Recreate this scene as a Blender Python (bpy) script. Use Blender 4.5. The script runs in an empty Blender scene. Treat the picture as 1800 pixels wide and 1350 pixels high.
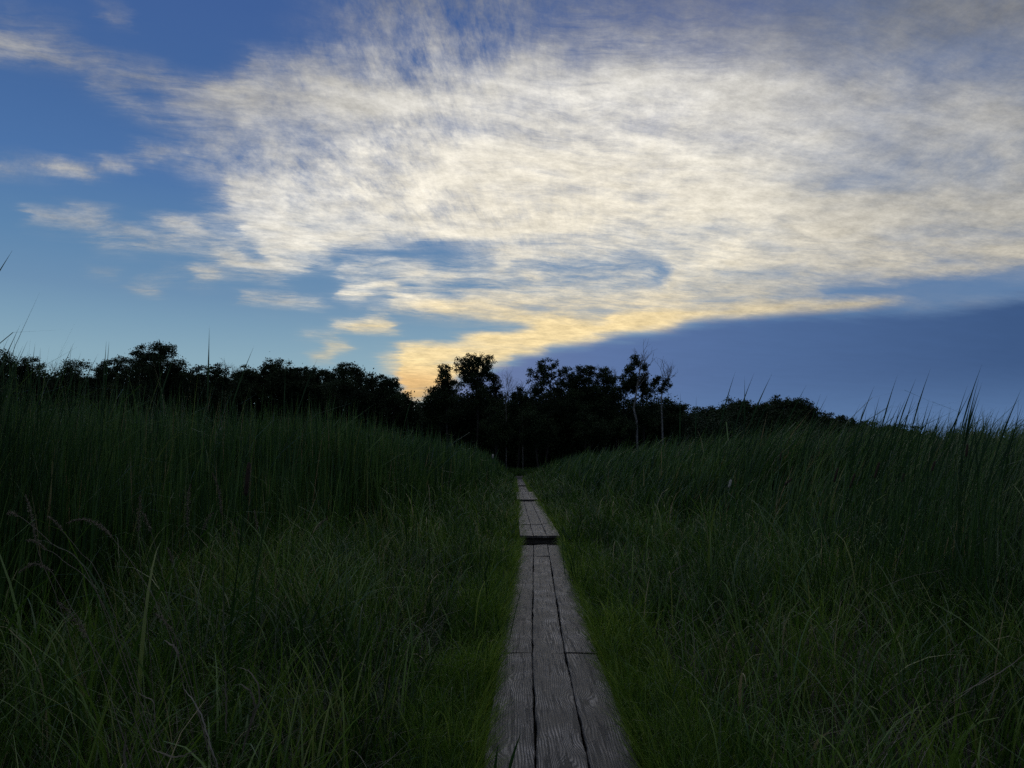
import bpy, math, random
import numpy as np
from mathutils import Vector, Matrix
R = math.radians
sc = bpy.context.scene
col = sc.collection

# ------------------------------------------------------------------ camera
FPX, PITCH, EYE = 1309.0, math.atan((816-675)/1309.0), 1.536
cam_d = bpy.data.cameras.new("camera"); cam = bpy.data.objects.new("camera", cam_d); col.objects.link(cam)
cam.location = (0, 0, EYE); cam.rotation_euler = (math.pi/2 + PITCH, 0, 0)
cam_d.sensor_width = 36.0; cam_d.lens = 36.0*FPX/1800.0
cam_d.clip_start = 0.05; cam_d.clip_end = 5000
sc.camera = cam
sc.view_settings.view_transform = 'Standard'; sc.view_settings.look = 'None'
sc.view_settings.exposure = 0.0; sc.view_settings.gamma = 1.0
try:
    sc.cycles.use_denoising = False; sc.cycles.max_bounces = 5; sc.cycles.diffuse_bounces = 3; sc.cycles.glossy_bounces = 2
    sc.cycles.transmission_bounces = 3; sc.cycles.transparent_max_bounces = 4
except Exception: pass

def at(x, y, D):
    """the point at distance D along +Y seen at picture position x, y"""
    cx, cy = (x-900)/FPX, (675-y)/FPX
    X, Y, Z = cx, math.cos(PITCH)-cy*math.sin(PITCH), math.sin(PITCH)+cy*math.cos(PITCH)
    k = D/Y
    return Vector((X*k, D, EYE+Z*k))

def lin(r, g, b):
    f = lambda c: (c/255)/12.92 if c/255 <= .04045 else (((c/255)+.055)/1.055)**2.4
    return (f(r), f(g), f(b))

# ------------------------------------------------------------------ cloud layout, given over azimuth and elevation of the sky
AZ0, AZ1, NAZ = -42.0, 42.0, 72
EL0, EL1, NEL = 0.0, 36.0, 46
def sky_to_px(az, el):
    X = np.sin(az)*np.cos(el); Y = np.cos(az)*np.cos(el); Z = np.sin(el)
    c, s = math.cos(PITCH), math.sin(PITCH)
    f = Y*c+Z*s; u = -Y*s+Z*c
    return 900+FPX*X/f, 675-FPX*u/f
AZ, EL = np.meshgrid(np.radians(np.linspace(AZ0, AZ1, NAZ)), np.radians(np.linspace(EL0, EL1, NEL)))
PX, PY = sky_to_px(AZ, EL)

def sstep(a, b, x):
    t = np.clip((x-a)/(b-a), 0, 1); return t*t*(3-2*t)
def band(top, bot, ft, fb, x0=-400, x1=2400, fx=60):
    """1 between two curves (lists of x,y), feathered"""
    tx, ty = zip(*top); bx, by = zip(*bot)
    T = np.interp(PX, tx, ty); B = np.interp(PX, bx, by)
    m = sstep(-ft, ft, PY-T)*sstep(-fb, fb, B-PY)
    return m*sstep(x0-fx, x0+fx, PX)*sstep(x1+fx, x1-fx, PX)
def stroke(pts, w, s):
    """soft line: pts (x,y), half width w"""
    d = np.full(PX.shape, 1e9)
    for (x0, y0), (x1, y1) in zip(pts[:-1], pts[1:]):
        dx, dy = x1-x0, y1-y0; L = dx*dx+dy*dy+1e-6
        t = np.clip(((PX-x0)*dx+(PY-y0)*dy)/L, 0, 1)
        # vertical distance counts in full, horizontal a bit less
        d = np.minimum(d, np.hypot((PX-x0-t*dx)*.8, PY-y0-t*dy))
    return s*np.exp(-(d/w)**2)
def blob(x, y, rx, ry, s):
    return s*np.exp(-((PX-x)/rx)**2-((PY-y)/ry)**2)

den = np.zeros(PX.shape)
def over(m):
    global den
    den = np.maximum(den, m)
# main veil
over(.60*band([(300,240),(340,170),(420,165),(560,135),(700,120),(850,95),(950,60),(1040,50),(1130,70),(1200,105),(1400,112),(1500,122),(1620,142),(1800,165),(2200,200)],
     [(300,300),(380,330),(430,400),(470,465),(560,455),(650,430),(760,415),(900,425),(1050,425),(1120,440),(1200,505),(1300,520),(1450,500),(1700,482),(1800,478),(2200,440)], 48, 14, 380, 3000, 100))
over(.42*band([(150,200),(330,150),(600,60),(900,20),(2200,0)],[(150,250),(400,330),(2200,300)], 40, 30, 300, 3000, 90))
over(.34*band([(300,-300),(2200,-300)],[(300,60),(600,90),(1200,120),(2200,200)], 40, 40, 560, 3000, 120))
over(.52*band([(300,-300),(2200,-300)],[(1200,60),(1400,110),(2200,200)], 40, 40, 1450, 3000, 150))
den += blob(980,340,330,120,.22)+blob(1300,260,420,150,.14)+blob(1600,400,400,90,.16)+blob(1300,130,260,30,.12)+blob(1600,155,200,20,.10)
den += stroke([(350,172),(480,170),(600,172),(760,180),(860,150),(960,95)], 26, .30)
den += stroke([(380,370),(430,400),(520,420),(640,420),(760,405),(900,420),(1020,420)], 24, .26)
den += stroke([(520,125),(600,150)], 14, .12)+stroke([(700,320),(860,260),(1000,230)], 30, .12)
# arms to the left
over(stroke([(-60,75),(60,88),(190,118),(270,140),(340,175)], 22, .50))
over(stroke([(190,150),(260,190),(340,215)], 24, .40))
over(stroke([(200,5),(225,45)], 12, .3)); over(stroke([(20,30),(120,60)], 30, .22))
over(stroke([(-120,285),(0,290),(120,299),(230,289),(300,262),(380,240)], 12, .50))
over(stroke([(240,262),(330,255),(420,240)], 16, .46))
over(stroke([(60,384),(130,394),(200,403),(300,396),(400,385),(480,370)], 12, .66))
over(stroke([(90,375),(190,373)], 9, .45)); over(stroke([(180,415),(300,420),(420,430)], 22, .42))
over(stroke([(350,480),(420,465),(500,470),(570,450)], 18, .55)); over(stroke([(395,445),(470,478)], 16, .6))
over(stroke([(450,100),(465,150)], 16, .4)); over(stroke([(430,330),(520,370),(640,400)], 40, .72))
# lower wisps
over(stroke([(430,526),(470,532),(512,526)], 9, .56)); over(stroke([(530,533),(565,536)], 8, .5))
over(stroke([(240,499),(272,501)], 10, .70)); over(stroke([(278,480),(300,484)], 9, .5)); over(stroke([(165,478),(200,484)], 12, .25))
over(stroke([(480,510),(500,513)], 6, .25)); over(stroke([(350,492),(380,496)], 7, .25))
over(stroke([(590,577),(640,575),(690,573)], 6.5, .85)); over(stroke([(640,567),(652,571)], 5, .7))
over(stroke([(538,593),(590,596)], 8, .46)); over(stroke([(585,609),(608,612)], 8, .44)); over(stroke([(555,623),(582,622)], 8, .44))
over(stroke([(605,475),(660,470),(740,468),(800,490)], 16, .66)); over(stroke([(610,511),(650,508),(700,488),(740,480)], 16, .78))
over(stroke([(740,500),(790,515)], 14, .5)); over(stroke([(625,540),(680,560)], 8, .5))
over(stroke([(700,525),(800,540),(900,552),(1000,562)], 20, .72)); over(stroke([(830,520),(920,520),(1010,515),(1150,520)], 20, .70))
over(.66*band([(900,505),(1050,500),(1200,500),(1600,505)],[(900,570),(1000,565),(1200,540),(1600,520)], 12, 10, 930, 1380, 60))
over(stroke([(1165,430),(1180,470),(1198,512)], 20, .9)); over(stroke([(1180,520),(1300,522),(1420,512)], 16, .5))
over(stroke([(870,440),(950,452),(1020,448)], 16, .7)); over(stroke([(1090,470),(1120,478)], 8, .4))
# holes
den *= 1-.50*np.exp(-((PX-1080)/110)**2-((PY-462)/26)**2)
den *= 1-.55*np.exp(-((PX-880)/80)**2-((PY-478)/14)**2)
den *= 1-.60*np.exp(-((PX-640)/90)**2-((PY-443)/10)**2)
den *= 1-.30*np.exp(-((PX-1440)/90)**2-((PY-335)/14)**2)
den *= 1-.25*np.exp(-((PX-1130)/60)**2-((PY-215)/25)**2)
den *= 1-.22*np.exp(-((PX-560)/120)**2-((PY-260)/45)**2)
den *= 1-.22*np.exp(-((PX-700)/70)**2-((PY-310)/40)**2)
den *= 1-.35*np.exp(-((PX-830)/70)**2-((PY-120)/35)**2)
over(.34*band([(760,440),(900,436),(1060,434),(1170,440)],[(760,505),(900,500),(1060,496),(1170,510)], 14, 12, 800, 1160, 30))
over(stroke([(985,470),(1060,480),(1130,478)], 6, .55)); over(stroke([(870,462),(930,480),(960,500)], 8, .6)); over(stroke([(1000,440),(1060,448),(1120,452)], 7, .55))
# bright sunset bank
over(stroke([(676,624),(720,614),(770,607)], 7, .9))
bank = band([(640,640),(690,620),(760,606),(860,588),(960,571),(1100,549),(1240,536),(1400,528),(1640,527),(1700,535)],
            [(640,640),(700,644),(712,662),(726,700),(752,702),(790,674),(860,646),(960,612),(1100,587),(1240,563),(1400,546),(1640,541),(1700,536)], 7, 6, 694, 1630, 20)
over(bank*1.0)
over(stroke([(660,655),(740,650)], 6, .6)); over(.92*band([(600,655),(690,646),(740,642),(800,640)],[(600,650),(690,666),(712,690),(730,716),(762,690),(800,665)],9,7,694,790,16))
over(stroke([(1600,535),(1700,528),(1820,515)], 9, .4))
den = np.clip(den, 0, 1)

# brightness of the cloud, and warmth
bri = .68 + blob(960,350,470,160,.48) + blob(1050,200,500,110,.18) + blob(560,400,220,90,.22) + blob(1300,130,330,35,.10) + blob(1500,455,330,50,.08)
bri += blob(740,640,200,70,.34) + blob(1000,575,330,50,.33) + blob(640,500,120,60,.25) + blob(1170,390,160,120,.08)
bri -= blob(1700,30,450,110,.22) + blob(1650,300,260,90,.02) + blob(900,-30,700,60,.18) + blob(1400,335,180,30,.05)+blob(200,100,250,90,.10)
bri = np.clip(bri, .2, 1.0)
warm = .22 + .62*sstep(380, 640, PY) + blob(1600,450,450,80,.16) + blob(740,660,170,80,.5) + blob(960,585,300,40,.35) + blob(1200,400,400,110,.08)
warm += blob(950,350,420,130,.20)-blob(430,560,230,70,.36)
warm = np.clip(warm, 0, .84)+blob(735,690,80,32,.35)
warm = np.clip(warm, 0, 1)
# lower edge of the blue bank of cloud shade, right of the gap
SH = [(AZ0, -5)]
for x, y in [(722,735),(745,708),(790,674),(860,645),(960,611),(1100,587),(1240,563),(1400,546),(1640,541),(1800,520),(2100,480)]:
    cx, cy = (x-900)/FPX, (675-y)/FPX
    X, Y, Z = cx, math.cos(PITCH)-cy*math.sin(PITCH), math.sin(PITCH)+cy*math.cos(PITCH)
    SH.append((math.degrees(math.atan2(X, Y)), math.degrees(math.atan2(Z, math.hypot(X, Y)))))
SH.insert(1, (SH[1][0]-1.0, -5))

# ------------------------------------------------------------------ world
world = bpy.data.worlds.new("World"); sc.world = world; world.use_nodes = True
nt = world.node_tree; nt.nodes.clear()
def N(t, **kw):
    n = nt.nodes.new(t)
    for k, v in kw.items(): setattr(n, k, v)
    return n
def put(sock, v):
    if isinstance(v, bpy.types.NodeSocket): nt.links.new(v, sock)
    else: sock.default_value = v
def M(op, a, b=None, c=None, clamp=False):
    n = N('ShaderNodeMath', operation=op, use_clamp=clamp); put(n.inputs[0], a)
    if b is not None: put(n.inputs[1], b)
    if c is not None: put(n.inputs[2], c)
    return n.outputs[0]
def VM(op, a, b=None, s=None):
    n = N('ShaderNodeVectorMath', operation=op); put(n.inputs[0], a)
    if b is not None: put(n.inputs[1], b)
    if s is not None: put(n.inputs['Scale'], s)
    return n.outputs[0]
def MIX(f, a, b):
    n = N('ShaderNodeMix', data_type='RGBA'); put(n.inputs['Factor'], f)
    put(n.inputs['A'], a if isinstance(a, bpy.types.NodeSocket) else (*a, 1)); put(n.inputs['B'], b if isinstance(b, bpy.types.NodeSocket) else (*b, 1))
    return n.outputs['Result']
def MR(x, a, b, c=0.0, d=1.0, kind='SMOOTHSTEP'):
    n = N('ShaderNodeMapRange', interpolation_type=kind, clamp=True) if kind == 'LINEAR' else N('ShaderNodeMapRange', interpolation_type=kind)
    for i, v in enumerate((x, a, b, c, d)): put(n.inputs[i], v)
    return n.outputs[0]
def NOISE(vec, scale, detail, rough, dist=0.0):
    n = N('ShaderNodeTexNoise', noise_dimensions='2D'); put(n.inputs['Vector'], vec); n.inputs['Scale'].default_value = scale
    n.inputs['Detail'].default_value = detail; n.inputs['Roughness'].default_value = rough; n.inputs['Distortion'].default_value = dist
    return n.outputs['Fac'], n.outputs['Color']
def set_curve(c, pts):
    while len(c.points) > 2: c.points.remove(c.points[-1])
    c.points[0].location = pts[0]; c.points[1].location = pts[-1]
    for p in pts[1:-1]: c.points.new(*p)
def ramp(x, stops):
    n = N('ShaderNodeValToRGB'); put(n.inputs[0], x); e = n.color_ramp.elements
    e[0].position = stops[0][0]; e[0].color = (*stops[0][1], 1); e[1].position = stops[-1][0]; e[1].color = (*stops[-1][1], 1)
    for p, c_ in stops[1:-1]: q = e.new(p); q.color = (*c_, 1)
    return n.outputs[0]

tc = N('ShaderNodeTexCoord'); dirv = VM('NORMALIZE', tc.outputs['Generated'])
sep = N('ShaderNodeSeparateXYZ'); nt.links.new(dirv, sep.inputs[0])
dx, dy, dz = sep.outputs
az = M('MULTIPLY', M('ARCTAN2', dx, dy), 180/math.pi)
el = M('MULTIPLY', M('ARCSINE', dz), 180/math.pi)
elc = M('MAXIMUM', el, 0.0)
# the cloud sheet as a plane high above: streaks get thinner towards the horizon
zz = M('ADD', M('MAXIMUM', dz, 0.0), 0.10)
comb = N('ShaderNodeCombineXYZ'); put(comb.inputs[0], M('DIVIDE', dx, zz)); put(comb.inputs[1], M('DIVIDE', dy, zz)); plane = comb.outputs[0]
def mapped(vec, rot, scl, loc=(0, 0, 0)):
    n = N('ShaderNodeMapping', vector_type='TEXTURE'); put(n.inputs[0], vec); n.inputs['Location'].default_value = loc
    n.inputs['Rotation'].default_value = (0, 0, R(rot)); n.inputs['Scale'].default_value = tuple(1/s for s in scl)
    return n.outputs[0]
_, wcol = NOISE(plane, 1.3, 3, .55)
warp = VM('SCALE', VM('SUBTRACT', wcol, (.5, .5, .5)), s=.20)
_, wcol2 = NOISE(plane, 5.0, 3, .6)
warp2 = VM('SCALE', VM('SUBTRACT', wcol2, (.5, .5, .5)), s=.035)
pw = VM('ADD', VM('ADD', plane, warp), warp2)
pw2 = VM('ADD', VM('ADD', plane, VM('SCALE', warp, s=.45)), warp2)
f1, _ = NOISE(mapped(pw, 14, (1.5, 3.6, 1)), 2.4, 8, .74)
pdx = M('SUBTRACT', az, 7.0); pdy = M('SUBTRACT', elc, 5.0)     # streaks that fan out from the low sun
pr = M('SQRT', M('ADD', M('MULTIPLY', pdx, pdx), M('MULTIPLY', pdy, pdy))); pth = M('ARCTAN2', pdy, pdx)
pc = N('ShaderNodeCombineXYZ'); put(pc.inputs[0], M('MULTIPLY', pth, 8.0)); put(pc.inputs[1], M('MULTIPLY', pr, .20)); polar = VM('ADD', pc.outputs[0], VM('SCALE', warp, s=2.2))
f2, _ = NOISE(polar, 1.5, 9, .70)
f3, _ = NOISE(mapped(plane, 25, (1.4, 2.0, 1), (9, 1, 0)), 6.0, 8, .78)
f4, _ = NOISE(mapped(pw, 5, (1.0, 1.7, 1), (2, 8, 0)), 2.2, 3, .55)
m12, _ = NOISE(plane, .9, 2, .5)
mixd = M('MULTIPLY', MR(m12, .34, .60, .25, 1.0), MR(elc, 14.0, 20.0))
f5, _ = NOISE(mapped(VM('ADD', pw, VM('SCALE', warp, s=.6)), 8, (1.5, 15.0, 1), (4, 4, 0)), 3.0, 5, .64)
pc2 = N('ShaderNodeCombineXYZ'); put(pc2.inputs[0], M('MULTIPLY', pth, 24.0)); put(pc2.inputs[1], M('MULTIPLY', pr, .34)); f6, _ = NOISE(VM('ADD', pc2.outputs[0], VM('SCALE', warp, s=5.0)), 1.4, 6, .66)
ridge = lambda q: M('SUBTRACT', 1.0, M('MULTIPLY', M('ABSOLUTE', M('SUBTRACT', q, .5)), 4.5))
f5 = M('ADD', M('MULTIPLY', f5, .6), M('MULTIPLY', ridge(f5), .22)); f6 = M('ADD', M('MULTIPLY', f6, .6), M('MULTIPLY', ridge(f6), .22))
fine = M('ADD', M('MULTIPLY', f5, M('SUBTRACT', 1.0, mixd)), M('MULTIPLY', f6, mixd))
fib = M('ADD', M('MULTIPLY', M('ADD', M('MULTIPLY', f1, M('SUBTRACT', 1.0, mixd)), M('MULTIPLY', f2, mixd)), .68), M('ADD', M('MULTIPLY', f3, .08), M('MULTIPLY', fine, .27)))
# look-up position, frayed by noise that follows the streaks
_, fr = NOISE(mapped(plane, 10, (1.0, 2.4, 1), (5, 5, 0)), 2.6, 6, .66)
fro = N('ShaderNodeSeparateXYZ'); put(fro.inputs[0], VM('SUBTRACT', fr, (.5, .5, .5)))
amp = MR(elc, 3.0, 24.0, .16, .85, 'LINEAR')
azw = M('ADD', az, M('MULTIPLY', M('MULTIPLY', fro.outputs[0], 6.5), amp))
elw = M('ADD', elc, M('MULTIPLY', M('MULTIPLY', fro.outputs[1], 1.9), amp))
u = M('DIVIDE', M('SUBTRACT', azw, AZ0), AZ1-AZ0, clamp=True)
v = M('MULTIPLY', M('DIVIDE', elw, EL1, clamp=True), NEL-1.0)
acc = None
for i in range(NEL):
    c = N('ShaderNodeRGBCurve'); mp = c.mapping; mp.use_clip = False
    xs = np.linspace(0, 1, NAZ)
    for k, g in enumerate((den, bri, warm)):
        row = g[i]
        keep = [0]
        for j in range(1, NAZ-1):     # drop points on straight stretches
            j0 = keep[-1]
            if k == 0 or abs(row[j]-row[j0]) > .03 or j-j0 >= 6: keep.append(j)
        keep.append(NAZ-1)
        set_curve(mp.curves[k], [(float(xs[j]), float(row[j])) for j in keep])
    mp.update()
    if i == 0:
        cu = N('ShaderNodeCombineXYZ'); [put(cu.inputs[q], u) for q in range(3)]; cu = cu.outputs[0]
    if acc is None: uin, vin = cu, v
    else:        # the tiny term only makes Cycles work through the rows one after another
        n = N('ShaderNodeVectorMath', operation='MULTIPLY_ADD'); put(n.inputs[0], acc); put(n.inputs[1], (1e-6,)*3); put(n.inputs[2], cu)
        uin = n.outputs[0]; vin = M('MULTIPLY_ADD', uin, 1e-6, v)
    put(c.inputs['Color'], uin)
    w = M('SUBTRACT', 1.0, M('ABSOLUTE', M('SUBTRACT', vin, float(i))), clamp=True)
    n = N('ShaderNodeVectorMath', operation='MULTIPLY_ADD'); put(n.inputs[0], c.outputs[0])
    put(n.inputs[1], w); put(n.inputs[2], acc if acc is not None else (0, 0, 0))
    acc = n.outputs[0]
s3 = N('ShaderNodeSeparateXYZ'); put(s3.inputs[0], acc)
# overhead, further down, a pale even veil is added to light the marsh
# away from the part of the sky seen here: a thin broken veil
away = MR(M('ABSOLUTE', az), 42.0, 75.0)
cden = M('ADD', M('MULTIPLY', s3.outputs[0], M('SUBTRACT', 1.0, away)), M('MULTIPLY', away, .55))
cbri = M('ADD', M('MULTIPLY', s3.outputs[1], M('SUBTRACT', 1.0, away)), M('MULTIPLY', away, .42))
cwar = M('ADD', M('MULTIPLY', s3.outputs[2], M('SUBTRACT', 1.0, away)), M('MULTIPLY', away, .1))
fs = M('MULTIPLY', M('SUBTRACT', fib, .5), 2.6)           # about -0.6 .. 0.6
t = M('ADD', M('MULTIPLY', cden, M('ADD', 1.0, M('MULTIPLY', M('SUBTRACT', f4, .5), 1.3))), M('MULTIPLY', fs, M('MULTIPLY', MR(cden, 0.0, .30, 0.0, .62, 'LINEAR'), M('MULTIPLY', MR(az, 5.0, 25.0, 1.0, .5), MR(cwar, .55, .9, 1.0, .5)))))
alpha = MR(t, -.06, 1.02)
alpha = M('MULTIPLY', alpha, .96)

clear = ramp(M('DIVIDE', elc, 40.0, clamp=True), [(0, lin(156,190,198)), (.19, lin(140,175,194)), (.25, lin(124,161,188)), (.30, lin(110,147,182)), (.38, lin(94,136,178)), (.50, lin(76,117,172)), (.62, lin(68,106,162)), (.78, lin(64,98,157)), (1, lin(62,92,148))])
blu = MR(az, -6.0, 20.0)      # deeper blue to the right of the gap
clear = MIX(M('MULTIPLY', blu, .75), clear, ramp(M('DIVIDE', elc, 40.0, clamp=True), [(0, lin(110,150,190)), (.35, lin(112,146,184)), (.47, lin(100,136,178)), (.62, lin(88,110,160)), (1, lin(86,100,150))]))
clear = MIX(M('MULTIPLY', MR(az, 14.0, 30.0), .6), clear, lin(82,114,162))
fc = N('ShaderNodeFloatCurve'); set_curve(fc.mapping.curves[0], [(0.0, 0.0)]+[((a-AZ0)/(AZ1-AZ0), (e+5)/20.0) for a, e in SH[1:] if a < AZ1-.5]+[(1.0, (SH[-1][1]+5)/20.0)])
for p in fc.mapping.curves[0].points: p.handle_type = 'VECTOR'
fc.mapping.update(); put(fc.inputs['Value'], M('DIVIDE', M('SUBTRACT', M('ADD', az, M('MULTIPLY', fro.outputs[0], 1.2)), AZ0), AZ1-AZ0, clamp=True))
edge = M('SUBTRACT', M('MULTIPLY', fc.outputs[0], 20.0), 5.0)
shade = MR(M('SUBTRACT', M('ADD', edge, M('MULTIPLY', fro.outputs[1], 1.3)), el), -.60, 1.0)
bankc = ramp(MR(az, -8.0, 34.0, kind='LINEAR'), [(0, lin(140,142,178)), (.12, lin(106,124,170)), (.35, lin(92,118,168)), (.65, lin(78,107,156)), (1, lin(60,89,136))])
bankc = MIX(MR(el, 0.5, 7.0), lin(94,130,178), bankc)
bankc = VM('SCALE', bankc, s=M('ADD', .93, M('MULTIPLY', f1, .14)))
base = MIX(shade, clear, bankc)

ccol = ramp(cwar, [(0, lin(226,230,238)), (.30, lin(242,236,222)), (.62, lin(249,237,211)), (.86, lin(254,226,166)), (1, lin(246,200,134))])
cvar = M('ADD', .80, M('MULTIPLY', M('SUBTRACT', f3, .5), .7))
cvar = M('ADD', cvar, M('MULTIPLY', fs, .16))
bright = M('MULTIPLY', cbri, M('ADD', cvar, .22))
cloud = VM('SCALE', ccol, s=M('POWER', bright, 1.6))
alpha = M('MULTIPLY', alpha, M('SUBTRACT', 1.0, M('MULTIPLY', shade, .93)))
full = MIX(alpha, base, cloud)
full = MIX(MR(el, 38.0, 62.0, 0, .5), full, lin(218,222,222))    # pale veil added overhead, out of view, to brighten the grass
sun_az, sun_el = R(-7.5), R(2.5)
sky = N('ShaderNodeTexSky', sky_type='NISHITA'); sky.sun_disc = False; sky.sun_elevation = sun_el; sky.sun_rotation = sun_az
sky.air_density = 1.0; sky.dust_density = .1; sky.ozone_density = 2.0
b1 = N('ShaderNodeBackground'); put(b1.inputs[0], sky.outputs[0]); b1.inputs[1].default_value = .05
b2 = N('ShaderNodeBackground'); put(b2.inputs[0], full); b2.inputs[1].default_value = 1.0
mx = N('ShaderNodeMixShader'); mx.inputs[0].default_value = .9
nt.links.new(b1.outputs[0], mx.inputs[1]); nt.links.new(b2.outputs[0], mx.inputs[2])
out = N('ShaderNodeOutputWorld'); nt.links.new(mx.outputs[0], out.inputs[0])
world.cycles.sampling_method = 'MANUAL'; world.cycles.sample_map_resolution = 512

# low sun, veiled by the cloud bank behind the trees
sd = bpy.data.lights.new("sun", 'SUN'); sd.energy = .15; sd.angle = R(8); sd.color = (1.0, .78, .5)
sun = bpy.data.objects.new("sun", sd); col.objects.link(sun)
sv = Vector((math.sin(sun_az)*math.cos(sun_el), math.cos(sun_az)*math.cos(sun_el), math.sin(sun_el)))
sun.rotation_euler = sv.to_track_quat('Z', 'Y').to_euler()

# ------------------------------------------------------------------ helpers
rng = np.random.default_rng(11); random.seed(11)
def tag(o, label=None, cat=None, group=None, kind=None):
    if label: o['label'] = label
    if cat: o['category'] = cat
    if group: o['group'] = group
    if kind: o['kind'] = kind
    return o
def empty(name, loc, parent=None):
    o = bpy.data.objects.new(name, None); o.empty_display_size = .2; col.objects.link(o); o.location = loc
    if parent: o.parent = parent
    return o
class Geo:
    """collects vertices, quads and a per-vertex tint, and links them as one mesh object"""
    def __init__(s): s.v, s.f, s.t, s.n = [], [], [], 0
    def add(s, v, f, t):
        v = np.asarray(v, np.float32).reshape(-1, 3); f = np.asarray(f, np.int32).reshape(-1, 4)
        s.v.append(v); s.f.append(f+s.n); s.n += len(v)
        s.t.append(np.broadcast_to(np.asarray(t, np.float32), (len(v),)))
    def build(s, name, mat, parent=None, origin=(0, 0, 0), smooth=True):
        V = np.concatenate(s.v)-np.asarray(origin, np.float32); F = np.concatenate(s.f); T = np.concatenate(s.t)
        me = bpy.data.meshes.new(name); me.vertices.add(len(V)); me.vertices.foreach_set('co', V.ravel())
        me.loops.add(F.size); me.loops.foreach_set('vertex_index', F.ravel())
        me.polygons.add(len(F)); me.polygons.foreach_set('loop_start', np.arange(0, F.size, 4, dtype=np.int32))
        me.polygons.foreach_set('use_smooth', np.full(len(F), smooth))
        a = me.attributes.new('tint', 'FLOAT', 'POINT'); a.data.foreach_set('value', T.astype(np.float32))
        me.update(calc_edges=True); me.materials.append(mat)
        o = bpy.data.objects.new(name, me); col.objects.link(o); o.location = origin if parent is None else Vector(origin)-parent.location
        if parent: o.parent = parent
        return o

def blades(g, base, h, w, phi, ldir, th0, th1, nseg=4, tint=0, power=1.3, wprof=1.7, wbase=.6):
    """grass blades and reed leaves: bent ribbons. th0 lean at the foot, th0+th1 at the tip, from the vertical"""
    N_ = len(base); h, w, phi, ldir, th0, th1, tint = [np.broadcast_to(np.asarray(q, float), (N_,)) for q in (h, w, phi, ldir, th0, th1, tint)]
    L = np.stack([np.cos(ldir), np.sin(ldir), np.zeros(N_)], 1); W = np.stack([np.cos(phi), np.sin(phi), np.zeros(N_)], 1)
    p = np.array(base, float); V = np.empty((N_, nseg+1, 2, 3))
    for k in range(nseg+1):
        t = k/nseg; ww = (w*.5*max(.03, (1-t**wprof))*min(1, wbase+(1-wbase)*t*3))[:, None]
        V[:, k, 0] = p-W*ww; V[:, k, 1] = p+W*ww
        th = th0+th1*((k+.5)/nseg)**power
        p = p+(h/nseg)[:, None]*(np.sin(th)[:, None]*L+np.array([0, 0, 1.])*np.cos(th)[:, None])
    b = (np.arange(N_)*(nseg+1)*2)[:, None, None]; k = (np.arange(nseg)*2)[None, :, None]
    f = b+k+np.array([0, 1, 3, 2])[None, None, :]
    g.add(V, f, np.repeat(tint, (nseg+1)*2))
def tube(g, pts, radii, n=5, tint=0.0):
    pts = [Vector(p) for p in pts]; m = len(pts); V = []
    ref = Vector((.13, .97, .2))
    for i, p in enumerate(pts):
        d = (pts[min(i+1, m-1)]-pts[max(i-1, 0)]).normalized()
        a = d.cross(ref); a = a.normalized() if a.length > 1e-4 else Vector((1, 0, 0)); b = d.cross(a)
        for k in range(n):
            q = 2*math.pi*k/n; V.append(p+(a*math.cos(q)+b*math.sin(q))*radii[i])
    F = [[i*n+k, i*n+(k+1) % n, (i+1)*n+(k+1) % n, (i+1)*n+k] for i in range(m-1) for k in range(n)]
    g.add([tuple(v) for v in V], F, tint)
def leaves(g, cen, size, tint):
    """small leaf-shaped quads, turned at random"""
    n = len(cen); a = rng.normal(size=(n, 3)); a /= np.linalg.norm(a, axis=1)[:, None]
    b = np.cross(a, rng.normal(size=(n, 3))); b /= np.linalg.norm(b, axis=1)[:, None]
    s = np.broadcast_to(size, (n,))[:, None]*.5
    V = np.stack([cen-a*s, cen+b*s*.62, cen+a*s, cen-b*s*.62], 1)
    g.add(V, np.arange(n*4).reshape(n, 4), np.repeat(np.broadcast_to(tint, (n,)), 4))

def mat_nodes(name):
    m = bpy.data.materials.new(name); m.use_nodes = True; t = m.node_tree; t.nodes.clear(); return m, t
def leaf_mat(name, stops, rough=.5, transl=.3, spec=.35):
    global nt
    m, nt = mat_nodes(name)
    at_ = N('ShaderNodeAttribute', attribute_name='tint'); c = ramp(at_.outputs['Fac'], stops)
    tcn = N('ShaderNodeTexCoord'); nz = N('ShaderNodeTexNoise'); put(nz.inputs['Vector'], tcn.outputs['Object']); nz.inputs['Scale'].default_value = .8; nz.inputs['Detail'].default_value = 3
    hs = N('ShaderNodeHueSaturation'); put(hs.inputs['Color'], c); put(hs.inputs['Value'], MR(nz.outputs['Fac'], .3, .7, .65, 1.35, 'LINEAR'))
    put(hs.inputs['Hue'], MR(nz.outputs['Fac'], .3, .7, .515, .49, 'LINEAR'))
    p = N('ShaderNodeBsdfPrincipled'); put(p.inputs['Base Color'], hs.outputs[0]); p.inputs['Roughness'].default_value = rough; p.inputs['Specular IOR Level'].default_value = spec
    tr = N('ShaderNodeBsdfTranslucent'); put(tr.inputs[0], hs.outputs[0])
    mx_ = N('ShaderNodeMixShader'); mx_.inputs[0].default_value = transl; nt.links.new(p.outputs[0], mx_.inputs[1]); nt.links.new(tr.outputs[0], mx_.inputs[2])
    o = N('ShaderNodeOutputMaterial'); nt.links.new(mx_.outputs[0], o.inputs[0]); return m
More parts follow.
